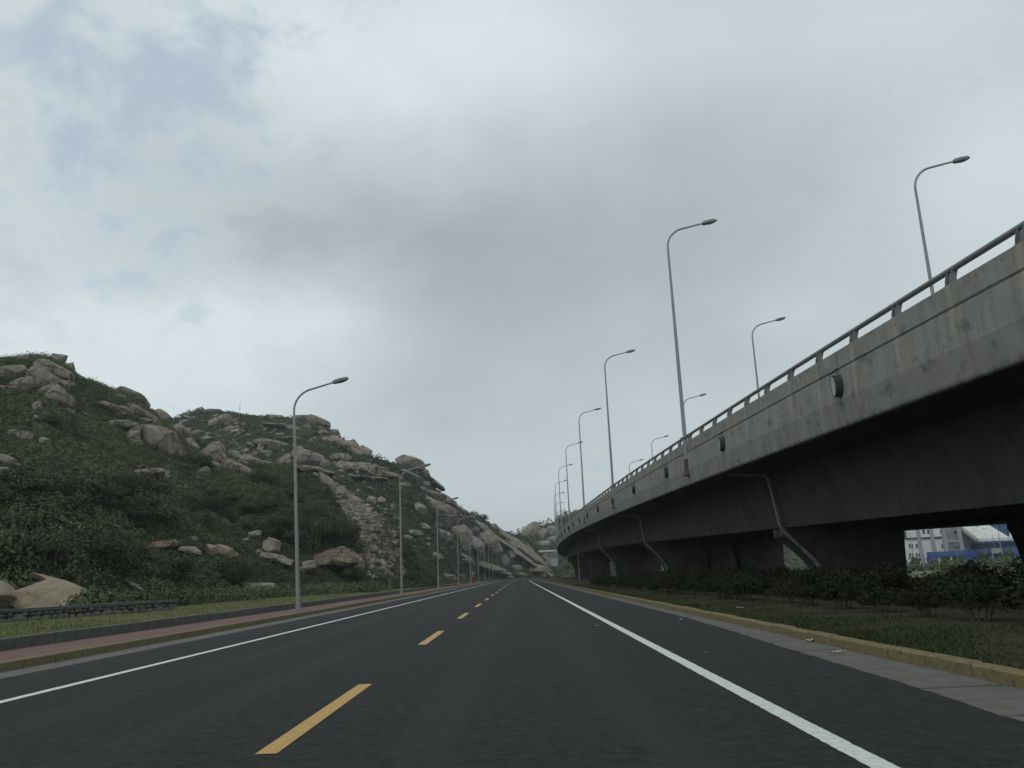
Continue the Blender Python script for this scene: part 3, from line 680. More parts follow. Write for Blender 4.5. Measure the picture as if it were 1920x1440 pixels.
left = [(560, 37.6, -2.3, 1), (753, 67.8, -.4, 1), (822, 97.5, 0, 1), (860, 127.5, 0, 1), (883, 158, 0, 1), (898, 188, 0, 1), (910, 220, 0, 1), (918, 250, 0, 1), (925, 280, 0, 1), (935, 312, .0, 1)]
for i, (px, Y, lean, s) in enumerate(left):
    X = tv(px, 1095)[0]*Y
    lb = 'tall grey street lamp leaning slightly, nearest on the brick footway at left' if i == 0 else 'grey street lamp on the left footway, %s in the row from the near leaning one' % ords[i]
    place_lamp(P1, (X, Y, .14), lb, 'street lamps along the left footway', lean=lean)
for i, (px, Y) in enumerate(((1028, 345), (1017, 372))):
    t = tv(px, 1090)[0]; place_lamp(P1, (t*Y, Y, 0.1), ('pale street lamp left of the white building where the road bends', 'farthest pale street lamp at the bend below the distant hill')[i], 'street lamps at the far bend', rz=R(180))
# lamps standing on the viaduct, each on a concrete bracket outside the parapet
P2 = {'o': empty('bridge_lamp'), 'used': False}; lamp_parts(P2['o'], 11.6, 1.0, base=False)
MB().tube([(0, 0, 0), (0, 0, .025)], [.24, .24], 12).build('base_plate', M['steel'], P2['o'])
def bracket_mesh():
    mb = MB(); n = 10
    pr = [(.2, .17)]+[(-.16*math.sin(math.pi*k/n)-.02, .17*math.cos(math.pi*k/n)) for k in range(n+1)]+[(.2, -.17)]
    pr = [(x*1.15, y*1.15) for x, y in pr]
    mb.prism(pr, 'z', -1.80, -1.06); mb.prism([(x*1.35-.01, y*1.25) for x, y in pr], 'z', -1.88, -1.80)
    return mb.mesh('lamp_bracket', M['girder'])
brk = bracket_mesh()
slv = MB().tube([(0, 0, -1.05), (0, 0, .19)], [.13, .13], 12).mesh('pole_sleeve', M['steel'], True)
for i in range(9):
    Y = 40.6+28.0*i; X = float(bx(Y)); Z = float(bz(Y))
    link('lamp_bracket', brk, VIA, (X+.03, Y, Z+.22)); link('pole_sleeve', slv, VIA, (X-.02, Y, Z+.02))
    lb = 'tallest-looking grey lamp bracketed to the front face of the viaduct' if i == 0 else 'grey lamp on the viaduct\'s front parapet, %s along from the tallest-looking one' % ords[i]
    place_lamp(P2, (X-.02, Y, Z+.215), lb, 'lamps along the viaduct front parapet', rz=-math.atan(float(bx(Y+1)-bx(Y-1))/2))
P3 = {'o': empty('deck_lamp'), 'used': False}; lamp_parts(P3['o'], 13.0, 1.0)
back = [(34.8, 18.85), (60.8, 18.6), (91.0, 19.2), (122.7, 20.6), (151.0, 20.9)]
for i, (Y, X) in enumerate(back):
    lb = ('grey lamp rising behind the viaduct railing at the right edge of the picture' if i == 0 else
          'slim grey lamp behind the viaduct railing, %s in the back row from the right edge' % ords[i])
    X = min(X, float(bx(Y))+14.5)
    place_lamp(P3, (X, Y, float(bz(Y))-1.06), lb, 'lamps along the back of the viaduct deck')

# ------------------------------------------------------------------ boulders
def ico(sub):
    bm = bmesh.new(); bmesh.ops.create_icosphere(bm, subdivisions=sub, radius=1.0)
    V = np.array([v.co for v in bm.verts]); F = np.array([[v.index for v in f.verts] for f in bm.faces]); bm.free(); return V, F
ICO = {k: ico(k) for k in (2, 3, 4, 5)}
def rock_shape(V, seed, cuts=12, lo=.62, hi=.92, rough_=.05, cracks=0, box=0.0):
    r = np.random.default_rng(seed); P = V.copy()
    if box > 0:                                  # squarish, jointed granite
        P = np.sign(P)*np.abs(P)**(1-box); P /= np.maximum(1, np.abs(P).max(0))
    for _ in range(cuts):
        n = r.normal(size=3); n /= np.linalg.norm(n); d = r.uniform(lo, hi)
        e = P@n-d; k = e > 0
        P[k] -= np.outer(e[k]*.97, n)
    o = r.uniform(0, 90, 3)
    def n3(q, f): return (fbm(q[:, 0]*f+o[0], q[:, 1]*f+q[:, 2]*f*.7+o[1], seed, 4)+fbm(q[:, 2]*f+o[2], q[:, 0]*f*.8-q[:, 1]*f+o[0], seed+5, 4))
    L = np.linalg.norm(V, axis=1, keepdims=True)
    P = P+V/L*(rough_*1.6*n3(V, 1.7)+rough_*.6*n3(V, 5.5))[:, None]
    for _ in range(cracks):
        n = r.normal(size=3); n[1] *= .3; n /= np.linalg.norm(n); d = r.uniform(-.45, .45)
        w = P@n-d+.07*n3(V, 2.2); P = P-V/L*(.06*np.exp(-(w/.028)**2))[:, None]
    P -= (P.max(0)+P.min(0))/2; P /= np.abs(P).max(0)
    return P
ROCKS = {}
def rock_mesh(kind, k, m):
    key = (kind, k, m)
    if key not in ROCKS:
        if kind == 'round': V, F = ICO[4]; P = rock_shape(V, 100+k, 11, .66, .90, .07, 1, .1)
        elif kind == 'block': V, F = ICO[4]; P = rock_shape(V, 200+k, 13, .58, .84, .06, 1, .15)
        elif kind == 'slab': V, F = ICO[5]; P = rock_shape(V, 300+k, 13, .58, .84, .08, 2, .28)
        elif kind == 'cliff': V, F = ICO[5]; P = rock_shape(V, 400+k, 16, .56, .84, .07, 5, .3)
        elif kind == 'dome': V, F = ICO[5]; P = rock_shape(V, 610+k, 10, .50, .80, .035, 0, .2)
        else: V, F = ICO[2]; P = rock_shape(V, 500+k, 9, .6, .9, .08)
        ROCKS[key] = np_mesh('boulder', P, F, M[m], False)
    return ROCKS[key]
LAB = []
BLD = []                                         # world ellipsoids of all boulders, for keeping scrub off them
def boulder(px, py, w, h, tilt, kind, m, label, Y=None, group='boulders on the rocky hills', depth=None, sink=.15, spin=True, k=None, sc=1.2):
    p = at(px, py, Y) if Y else hit(px, py)
    t = p.x/p.y; f = p.y*math.sqrt(1+0)/FPX
    hw, hh = w*f/2*sc, h*f/2*sc; dp = depth if depth else (hw+hh)*.62
    i = len(BLD); kk = (i*5+3) % 5 if k is None else k
    o = link('boulder', rock_mesh(kind, kk, m))
    o.rotation_euler = (Euler((R(random.uniform(-6, 6)), 0, 0)).to_matrix().to_4x4() if False else (Matrix.Rotation(-math.atan(t), 4, 'Z')@Matrix.Rotation(R(tilt+2.4*0), 4, 'Y'))).to_euler()
    o.scale = (hw*(1 if i % 2 else -1), dp, hh)
    w_ = (p-Vector((0, 0, CAMZ))).normalized()*(-dp*.10 if not Y else 0); o.location = p+w_
    tag(o, label, 'boulder', group); LAB.append((px, py, label))
    BLD.append((np.array(o.location), o.rotation_euler.to_matrix(), np.array([hw, dp, hh])))
    return o
B_NEAR = [
 (109, 675, 32, 26, -20, 'block', 'rock', 'angular grey block crowning the summit of the near hill'),
 (130, 691, 18, 24, 10, 'block', 'rock', 'squat block just right of the angular summit block'),
 (150, 710, 15, 15, 0, 'block', 'rock', 'small square block lowest of the three on the summit ridge'),
 (50, 676, 40, 14, 0, 'round', 'rock', 'flat rock on the skyline left of the summit block'),
 (92, 700, 62, 34, 28, 'slab', 'rock', 'broad slab sloping right below the summit block'),
 (76, 695, 34, 30, 40, 'block', 'rock', 'cracked rock on the left shoulder of the summit slab'),
 (20, 706, 48, 34, -10, 'slab', 'rock', 'brown slab cut by the left edge of the picture near the summit'),
 (54, 700, 13, 15, 0, 'round', 'rock', 'small knob of rock between two summit slabs'),
 (48, 732, 60, 40, -25, 'slab', 'rock', 'pale slab sloping left, lower left of the summit group'),
 (80, 728, 60, 52, 38, 'slab', 'rock', 'large pale slab in the middle of the summit group'),
 (108, 748, 58, 34, 44, 'slab', 'rock', 'long slab pointing down right at the foot of the summit group'),
 (118, 705, 36, 26, 35, 'round', 'rock', 'rounded rock on the right flank of the summit slab'),
 (2, 730, 20, 14, 0, 'round', 'rock', 'small grey rock at the picture edge below the brown slab'),
 (68, 766, 18, 30, 10, 'block', 'rock', 'upper of two upright stones standing in scrub below the summit'),
 (70, 794, 20, 30, -5, 'block', 'rock', 'lower of two upright stones standing in scrub below the summit'),
 (23, 812, 17, 13, 0, 'round', 'rock', 'leftmost of three small round boulders in the dark scrub'),
 (47, 819, 26, 21, 0, 'round', 'rock', 'middle and largest of three small round boulders in the scrub'),
 (82, 829, 20, 17, 20, 'round', 'rock', 'rightmost of three small round boulders in the scrub'),
 (13, 864, 34, 17, 20, 'round', 'rock_warm', 'warm brown boulder at the left edge at mid slope'),
 (5, 886, 22, 22, 30, 'block', 'rock', 'grey block at the left edge below the warm brown boulder'),
 (19, 907, 20, 14, 0, 'round', 'rock', 'pale round boulder low on the left edge'),
 (51, 886, 20, 7, 0, 'round', 'rock', 'thin pale rock lying alone in the left scrub'),
 (208, 735, 30, 14, 15, 'round', 'rock', 'first hump of rock on the ridge right of the grassy patch'),
 (246, 748, 50, 26, 22, 'slab', 'rock', 'large hump of rock high on the ridge'),
 (275, 763, 11, 24, 5, 'block', 'rock', 'narrow upright stone standing at the ridge edge'),
 (212, 769, 44, 17, 18, 'slab', 'rock', 'flat rock below the first ridge hump'),
 (262, 777, 62, 18, 32, 'slab', 'rock', 'long slab sloping right below the large ridge hump'),
 (222, 797, 46, 17, -3, 'round', 'rock', 'wide low boulder above the largest rounded boulder'),
 (248, 804, 30, 22, -10, 'round', 'rock', 'egg shaped boulder upper left of the largest rounded boulder'),
 (247, 824, 25, 33, 15, 'round', 'rock', 'upright round boulder touching the largest rounded boulder on its left'),
 (293, 828, 78, 52, 10, 'round', 'rock', 'largest rounded boulder in the middle of the near hill'),
 (285, 796, 40, 14, 14, 'slab', 'rock', 'flat slab just above the largest rounded boulder'),
 (304, 786, 38, 26, 35, 'round', 'rock', 'hump of rock at the notch between the two hills'),
 (338, 812, 38, 26, 45, 'round', 'rock', 'rounded rock on the near ridge below the notch'),
 (356, 835, 34, 24, 30, 'block', 'rock', 'broken rock at the right of the largest rounded boulder'),
 (265, 872, 14, 9, 0, 'round', 'rock', 'tiny boulder under the largest rounded boulder'),
 (272, 892, 60, 20, -6, 'slab', 'rock', 'low brown outcrop alone in scrub below the largest boulder'),
 (403, 860, 50, 46, -38, 'slab', 'rock', 'tilted squarish slab above the dark scrub in mid hill'),
 (440, 857, 28, 22, 10, 'round', 'rock', 'round boulder right of the tilted squarish slab'),
 (474, 868, 54, 20, 24, 'round', 'rock', 'long boulder sloping right beside the round one in mid hill'),
 (438, 880, 60, 24, 26, 'slab', 'rock', 'smooth slab lying below the tilted squarish slab'),
 (500, 872, 24, 14, 10, 'round', 'rock', 'small boulder at the right end of the mid hill group'),
 (588, 884, 66, 12, 14, 'slab', 'rock_warm', 'warm slab along the top edge of the rubble cut'),
 (612, 904, 42, 20, 48, 'block', 'rock_warm', 'broken brown rock at the head of the rubble cut'),
 (640, 922, 20, 22, 40, 'block', 'rock_warm', 'reddish block high on the rubble cut'),
 (300, 1026, 60, 22, -6, 'cliff', 'rock_earth', 'brown outcrop among bushes at the hill foot on the left'),
 (350, 1033, 44, 16, 4, 'cliff', 'rock_warm', 'low brown rock left of the pale pair at the hill foot'),
 (393, 1033, 24, 22, 20, 'round', 'rock_tan', 'left stone of a pale tan pair at the hill foot'),
 (421, 1035, 38, 20, 18, 'round', 'rock_tan', 'right stone of a pale tan pair at the hill foot'),
 (361, 1012, 18, 10, 0, 'round', 'rock', 'small pale stone above the tan pair at the hill foot'),
 (472, 1004, 34, 12, -22, 'round', 'rock', 'smooth grey rock peeping from the dark bushes left of the near lamp'),
 (506, 1026, 36, 30, -25, 'block', 'rock', 'shadowed grey outcrop left of the near lamp'),
 (512, 1048, 60, 18, 12, 'cliff', 'rock_warm', 'split pale ledge at the foot of the hill left of the near lamp'),
 (575, 1060, 30, 14, -8, 'round', 'rock_warm', 'low rock just right of the near lamp pole'),
 (622, 1052, 84, 40, -14, 'cliff', 'rock_earth', 'brown earthy outcrop at the foot of the rubble cut'),
 (662, 1062, 36, 32, 15, 'round', 'rock_tan', 'yellowish round boulder at the foot of the rubble cut'),
 (476, 1107, 72, 24, 0, 'slab', 'rock_tan', 'domed tan rock with a crack on the lawn edge'),
 (392, 1118, 30, 9, -10, 'round', 'rock_tan', 'small tan rock on the lawn left of the domed one'),
 (240, 1097, 34, 7, 2, 'round', 'rock', 'thin grey ledge beside the dark bushes behind the low wall'),
 (258, 1106, 50, 11, 34, 'slab', 'rock', 'narrow grey ledge sloping right behind the low wall'),
 (172, 1104, 20, 9, 24, 'block', 'rock', 'small broken stones beside the big tan slab'),
]
B_FAR = [
 (376, 768, 14, 10, 0, 'block', 'block on the far hill top left of the mast'),
 (402, 771, 30, 8, 0, 'round', 'flat rock on the far hill top beside the mast'),
 (415, 793, 42, 22, -28, 'slab', 'pale tilted slab high on the far hill'),
 (431, 806, 24, 12, -20, 'round', 'smaller rock just below the pale tilted slab on the far hill'),
 (356, 787, 26, 8, 20, 'slab', 'low slab left of the pale tilted slab on the far hill'),
 (343, 793, 12, 10, 0, 'round', 'small round rock near the notch on the far hill'),
 (372, 811, 20, 9, 0, 'round', 'small rock in scrub below the far hill top on the left'),
 (390, 822, 22, 9, 8, 'block', 'second small rock in scrub below the far hill top on the left'),
 (446, 815, 14, 6, -40, 'slab', 'thin sliver of rock right of the pale tilted slab'),
 (519, 784, 28, 11, 0, 'round', 'round rock on the far skyline left of the near lamp arm'),
 (562, 785, 30, 13, 0, 'round', 'domed rock on the far skyline right of the near lamp pole'),
 (594, 794, 46, 20, 24, 'slab', 'long slab on the far skyline where it starts to fall'),
 (627, 811, 20, 14, 20, 'block', 'jutting block on the falling far skyline'),
 (512, 800, 10, 10, 0, 'round', 'small round stone above the long pale band on the far hill'),
 (528, 801, 60, 8, 4, 'slab', 'long thin pale band of rock near the far hill top'),
 (508, 836, 60, 17, 12, 'slab', 'wide pale slab behind the near lamp on the far hill'),
 (494, 841, 22, 18, -10, 'round', 'round boulder at the left of the wide pale slab'),
 (505, 852, 14, 13, 0, 'round', 'small round boulder below the wide pale slab'),
 (460, 847, 18, 12, 0, 'block', 'small block left of the wide pale slab'),
 (479, 851, 12, 8, 0, 'round', 'little stone between two boulders left of the wide pale slab'),
 (560, 843, 24, 14, 25, 'block', 'upper rock of the group right of the near lamp pole'),
 (575, 863, 56, 30, 18, 'slab', 'big pale slab right of the near lamp pole on the far hill'),
 (608, 870, 20, 14, 10, 'round', 'round boulder at the right end of the big pale slab'),
 (535, 866, 30, 16, 10, 'block', 'rock just left of the near lamp pole on the far hill'),
 (590, 826, 16, 12, 0, 'round', 'small stone in scrub above the big pale slab'),
 (545, 823, 40, 6, 5, 'slab', 'thin rock streak behind the near lamp pole'),
 (634, 832, 44, 24, 34, 'cliff', 'upper rock of the bare cliff on the far ridge'),
 (660, 848, 34, 46, -14, 'cliff', 'steep bare cliff below the far ridge'),
 (677, 855, 30, 38, 30, 'cliff', 'right face of the bare cliff below the far ridge'),
 (640, 858, 34, 14, 0, 'round', 'rock at the foot of the bare cliff on its left'),
 (648, 879, 42, 28, 6, 'cliff', 'square jointed outcrop below the bare cliff'),
 (680, 880, 40, 26, 4, 'cliff', 'fissured outcrop beside the square jointed one'),
 (712, 882, 32, 12, 16, 'slab', 'flat topped rock right of the fissured outcrop'),
 (722, 892, 42, 14, 14, 'slab', 'slab under the flat topped rock on the far hill'),
 (742, 893, 22, 11, 30, 'block', 'broken end of the ledge left of the second lamp'),
 (680, 898, 80, 6, 6, 'slab', 'pale ledge running below the jointed outcrops'),
 (769, 869, 50, 24, 20, 'round', 'turtle shaped boulder balanced on the far skyline behind the second lamp'),
 (795, 886, 18, 14, 20, 'round', 'small boulder under the turtle shaped one'),
 (772, 893, 40, 10, 26, 'slab', 'slab under the turtle shaped boulder'),
 (806, 900, 60, 10, 40, 'slab', 'smooth slab falling along the far ridge below the turtle shaped boulder'),
 (755, 910, 26, 9, 0, 'round', 'low rock left of the second lamp arm'),
 (793, 918, 14, 9, 0, 'round', 'small rock right of the second lamp'),
 (812, 930, 44, 15, 18, 'slab', 'rock slab above the third lamp'),
 (795, 938, 22, 5, 0, 'slab', 'thin rock above the big brown slab'),
 (822, 966, 82, 40, 28, 'slab', 'big brown slab behind the third lamp'),
 (842, 940, 30, 12, 38, 'slab', 'ridge rock above the big brown slab'),
 (866, 960, 30, 12, 34, 'slab', 'ridge rock right of the third lamp head'),
 (795, 988, 24, 13, 24, 'block', 'small rock under the big brown slab'),
 (775, 1000, 32, 11, 8, 'round', 'low boulder between the second and third lamps'),
 (762, 1008, 20, 8, 0, 'round', 'small rock right of the second lamp pole'),
 (714, 940, 16, 16, 30, 'cliff', 'knobbly rock on the right of the rubble cut head'),
 (697, 938, 16, 14, 20, 'cliff', 'knobbly rock left of the other at the rubble cut head'),
 (736, 950, 10, 12, 20, 'block', 'small knobbly rock at the second lamp pole'),
 (858, 1003, 58, 40, 40, 'cliff', 'warm brown slab behind the fourth lamp'),
 (884, 1022, 44, 30, 38, 'cliff', 'warm slab right of the fourth lamp pole'),
 (898, 985, 46, 13, 34, 'cliff', 'grey slab below the green clump on the far ridge'),
 (890, 993, 16, 10, 0, 'block', 'squared rock below the grey ridge slab'),
 (912, 996, 34, 12, 40, 'cliff', 'second grey slab on the far ridge'),
 (908, 1014, 44, 40, 45, 'cliff', 'big warm slab above the far lamps'),
 (926, 1030, 26, 30, 30, 'block', 'rounded warm block beside the far lamps'),
 (925, 987, 16, 10, 10, 'block', 'block on the far ridge where it flattens'),
 (955, 1012, 70, 15, 38, 'cliff', 'grey slab high on the last slope above the road end'),
 (985, 1035, 90, 18, 42, 'cliff', 'long grey slab running down to the road end'),
 (950, 1022, 60, 10, 32, 'cliff', 'narrow pale slab in the middle of the last slope'),
 (985, 1048, 70, 11, 40, 'cliff', 'long yellowish slab running down to the road end'),
 (961, 1038, 22, 26, 20, 'block', 'upright block below the narrow pale slab'),
 (945, 1052, 18, 20, 0, 'block', 'squarish block above the low slab near the road end'),
 (868, 1043, 46, 9, 30, 'cliff', 'upper end of the low slab beside the fourth lamp'),
 (905, 1062, 90, 16, 20, 'cliff', 'long low slab beside the road behind the far lamps'),
 (937, 1076, 44, 9, 14, 'cliff', 'lower end of the low slab behind the far lamps'),
 (967, 1066, 22, 11, 0, 'round', 'boulder at the slope foot near the road end'),
 (975, 1077, 24, 7, 5, 'round', 'flat stone lying beside the road end'),
 (1006, 1069, 34, 18, 14, 'cliff', 'tan rock mass at the foot of the yellowish slab'),
 (1026, 1076, 30, 6, 26, 'cliff', 'last pale rock before the road bend'),
 (838, 1083, 34, 13, 14, 'round', 'brown boulder beside the third lamp foot'),
 (812, 1042, 32, 12, 4, 'round', 'grey boulder pair left of the third lamp pole'),
 (866, 1083, 14, 10, 10, 'round', 'small boulder at the fourth lamp foot'),
 (882, 1076, 14, 10, 0, 'round', 'small boulder at the fifth lamp foot'),
]
B_DIST = [
 (999, 1000, 34, 30, -32, 'slab', 'large pale rock on the distant hill beyond the road'),
 (1019, 1003, 17, 22, 25, 'round', 'leaning oval rock on the distant hill'),
 (1022, 1020, 30, 12, 0, 'block', 'low rock under the leaning oval one'),
 (1036, 996, 20, 18, 0, 'round', 'rock behind the far viaduct lamps on the distant hill'),
 (1053, 973, 20, 15, 0, 'round', 'rounded rock on the distant skyline left of the viaduct'),
 (1082, 961, 18, 10, 0, 'block', 'square rock on the distant skyline touching the viaduct'),
 (1040, 1012, 24, 14, 0, 'block', 'lowest rock visible left of the viaduct end'),
]
for a in B_NEAR: boulder(*a)
for a in B_FAR: boulder(*a[:6], 'rock_far', a[6])
for a in B_DIST: boulder(*a[:6], 'rock_far', a[6])
# big tan slabs behind the low wall
boulder(86, 1124, 150, 78, 14, 'dome', 'rock_tan', 'big bare tan slab of rock behind the low stone wall', Y=38, depth=3.2, k=1, sc=1.0)
boulder(116, 1100, 116, 30, 30, 'dome', 'rock_tan', 'pale strip of rock along the upper edge of the big tan slab', Y=40.5, depth=2.2, k=2, sc=1.0)
boulder(4, 1128, 74, 64, 30, 'dome', 'rock_tan', 'tan slab at the left edge, split from the bigger one', Y=36.5, depth=2.0, k=3, sc=1.0)
# small half buried stones
USED = set()
def near_label(base, px, py, w):
    size = 'tiny' if w < 6.5 else 'small' if w < 10 else 'modest'
    for a in sorted(LAB, key=lambda q: (q[0]-px)**2+(q[1]-py)**2)[:14]:
        dx, dy = px-a[0], py-a[1]
        rel = ('right of' if dx > 0 else 'left of') if abs(dx) > abs(dy) else ('below' if dy > 0 else 'above')
        s = '%s stone %s the %s' % (size, rel, a[2])
        if len(s.split()) <= 16 and s not in USED: USED.add(s); return s
    return base
def small_stones(n, box, h, m, label, group, smin, smax):
    x0, x1, y0, y1 = box; c = 0; tries = 0
    while c < n and tries < n*30:
        tries += 1
        px, py = random.uniform(x0, x1), random.uniform(y0, y1)
        t, s = tv(px, py); yb, yr, v = h.lim(t)
        if s > v-.004: continue
        p = hit(px, py, max(26, float(yb)-6))
        u = (p.y-yb)/(yr-yb)
        if not (0.03 < u < .98): continue
        if any(((p.x-b[0][0])/b[2][0])**2+((p.z-b[0][2])/b[2][2])**2 < 1.2 for b in BLD): continue
        w = random.uniform(smin, smax)*random.uniform(.6, 1.2); f = p.y/FPX
        o = link('boulder', rock_mesh('tiny', c % 6, m)); hw = w*f/2
        o.scale = (hw, hw*random.uniform(.7, 1.1), hw*random.uniform(.35, .8)); o.rotation_euler = (random.uniform(-.3, .3), random.uniform(-.2, .7), random.uniform(0, 6))
        o.location = p; tag(o, near_label(label, px, py, w), 'boulder', group); BLD.append((np.array(o.location), o.rotation_euler.to_matrix(), np.array([hw]*3))); c += 1
small_stones(56, (330, 900, 775, 1040), hill2, 'rock_far', 'small pale stone poking out of scrub on the far hill', 'small stones on the far hill', 5, 22)
small_stones(14, (850, 1030, 985, 1080), hill2, 'rock_far', 'small stone among slabs on the last slope', 'small stones on the last slope', 6, 16)
small_stones(14, (0, 480, 720, 900), hill1, 'rock', 'small grey stone in scrub on the near hill', 'small stones on the near hill', 6, 15)
def stone_litter(n, box, h, m, label, smin, smax):
    V0, F0 = ico(1); x0, x1, y0, y1 = box; VV = []; FF = []; c = tr = base = 0
    while c < n and tr < n*30:
        tr += 1
        px, py = random.uniform(x0, x1), random.uniform(y0, y1); t, s = tv(px, py); yb, yr, v = h.lim(t)
        if s > v-.004 or vnoise(px/26.0, py/16.0, 6) < .45: continue
        p = hit(px, py, max(26, float(yb)-6)); u = (p.y-yb)/(yr-yb)
        if not (0.03 < u < .98): continue
        r = random.uniform(smin, smax)*p.y/FPX/2
        P = rock_shape(V0, c % 30, 5, .6, .9, .1)*np.array([r*1.2, r, r*random.uniform(.5, .9)])+np.array([p.x, p.y, p.z+r*.25])
        VV.append(P); FF.append(F0+base); base += len(P); c += 1
    o = link('stones', np_mesh('stones', np.concatenate(VV), np.concatenate(FF), M[m])); tag(o, label, 'stones', kind='stuff')
stone_litter(260, (330, 900, 772, 1040), hill2, 'rock_far', 'scattered small stones showing through the scrub of the far hill', 4, 11)
stone_litter(70, (0, 480, 720, 920), hill1, 'rock', 'scattered small stones showing through the scrub of the near hill', 4, 10)
# fragments lying against the larger boulders
def fragments():
    for a in list(B_NEAR)+[tuple(q[:6])+('rock_far', q[6]) for q in B_FAR]:
        px, py, w, h, tilt = a[:5]
        if w < 32 or h < 12: continue
        for k in range(1 if w < 52 else 2):
            sx = random.choice((-1, 1)); ww = w*random.uniform(.3, .5); hh = max(h*random.uniform(.35, .6), 6)
            qx = px+sx*w*random.uniform(.32, .6); qy = py+h*random.uniform(.0, .5)+sx*w*.4*math.sin(R(tilt))
            lb = near_label('', qx, qy, ww).replace(' stone ', ' fragment ')
            if lb: boulder(qx, qy, ww, hh, tilt+random.uniform(-15, 15), random.choice(('block', 'slab', 'round')), a[6], lb, group='fragments beside the larger boulders'); LAB.pop()
fragments()
# broken rock spilling down the cut face
def rubble():
    V0, F0 = ICO[2] if False else ico(1); VV = []; FF = []; n = 0; tr = 0; base = 0
    ys = np.arange(60, 140, .3)
    while n < 3000 and tr < 60000:
        tr += 1
        px, py = random.uniform(600, 785), random.uniform(875, 1092)
        jx = 26*(vnoise(py/14.0, px/40.0, 3)-.5); jy = 14*(vnoise(px/16.0, py/30.0, 4)-.5)
        if not in_poly(np.array([px+jx]), np.array([py+jy]), SCREE)[0] or float(vnoise(px/11.0, py/9.0, 8)) < .20: continue
        t, s = tv(px, py); g = hill1.z(t*ys, ys)-(CAMZ+s*ys); w = np.nonzero(g >= 0)[0]
        if not len(w): continue
        Y = ys[w[0]]; r = .05+.48*random.random()**5
        P = rock_shape(V0, n % 40, 5, .6, .9, .12)*np.array([r, r*random.uniform(.6, 1), r*random.uniform(.4, .85)])
        a = random.uniform(0, 6.28); c, q = math.cos(a), math.sin(a)
        P = np.stack([P[:, 0]*c-P[:, 1]*q, P[:, 0]*q+P[:, 1]*c, P[:, 2]], 1)+np.array([t*Y, Y, CAMZ+s*Y+r*.1])
        VV.append(P); FF.append(F0+base); base += len(P); n += 1
    o = link('rubble', np_mesh('rubble', np.concatenate(VV), np.concatenate(FF), M['rock_warm']))
    tag(o, 'loose broken rock spilling down the bare cut face of the near hill', 'rubble', kind='stuff')
rubble()

# ------------------------------------------------------------------ leaves
def leaf_mesh(name, P, N, S, tint, hue, m, aspect=.62):
    n = len(P); r = RNG.normal(size=(n, 3)); N = N/np.linalg.norm(N, axis=1, keepdims=True)
    a = np.cross(N, r); a /= np.linalg.norm(a, axis=1, keepdims=True)+1e-9; b = np.cross(N, a)
    S = S[:, None]; bend = N*S*.18
    V = np.stack([P-a*S, P+b*S*aspect+bend, P+a*S, P-b*S*aspect+bend], 1).reshape(-1, 3)
    F = np.arange(n*4).reshape(-1, 4)
    return np_mesh(name, V, F, M[m] if isinstance(m, str) else m, False, {'tint': ('FACE', tint), 'hue': ('FACE', hue)})
def dome_leaves(C, Rr, H, n, leaf, tint, hue, seed=0):
    """leaves on and inside dome shaped clumps; C centres, Rr radii, H heights"""
    k = len(C); idx = np.repeat(np.arange(k), n); q = len(idx)
    d = RNG.normal(size=(q, 3)); d[:, 2] = np.abs(d[:, 2])*1.0-.15; d /= np.linalg.norm(d, axis=1, keepdims=True)
    rad = .55+.5*RNG.random(q)**.6
    lump = .82+.45*RNG.random((k, 6))[idx, (np.floor((np.arctan2(d[:, 1], d[:, 0])+math.pi)/6.2832*5.99)).astype(int)]*.8
    P = C[idx]+d*np.stack([Rr[idx], Rr[idx], H[idx]], 1)*(rad*lump)[:, None]
    N = d+RNG.normal(size=(q, 3))*.55
    S = leaf[idx]*(.6+.8*RNG.random(q))
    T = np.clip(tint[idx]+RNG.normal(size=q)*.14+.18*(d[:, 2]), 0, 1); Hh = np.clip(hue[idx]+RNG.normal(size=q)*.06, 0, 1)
    return P, N, S, T, Hh
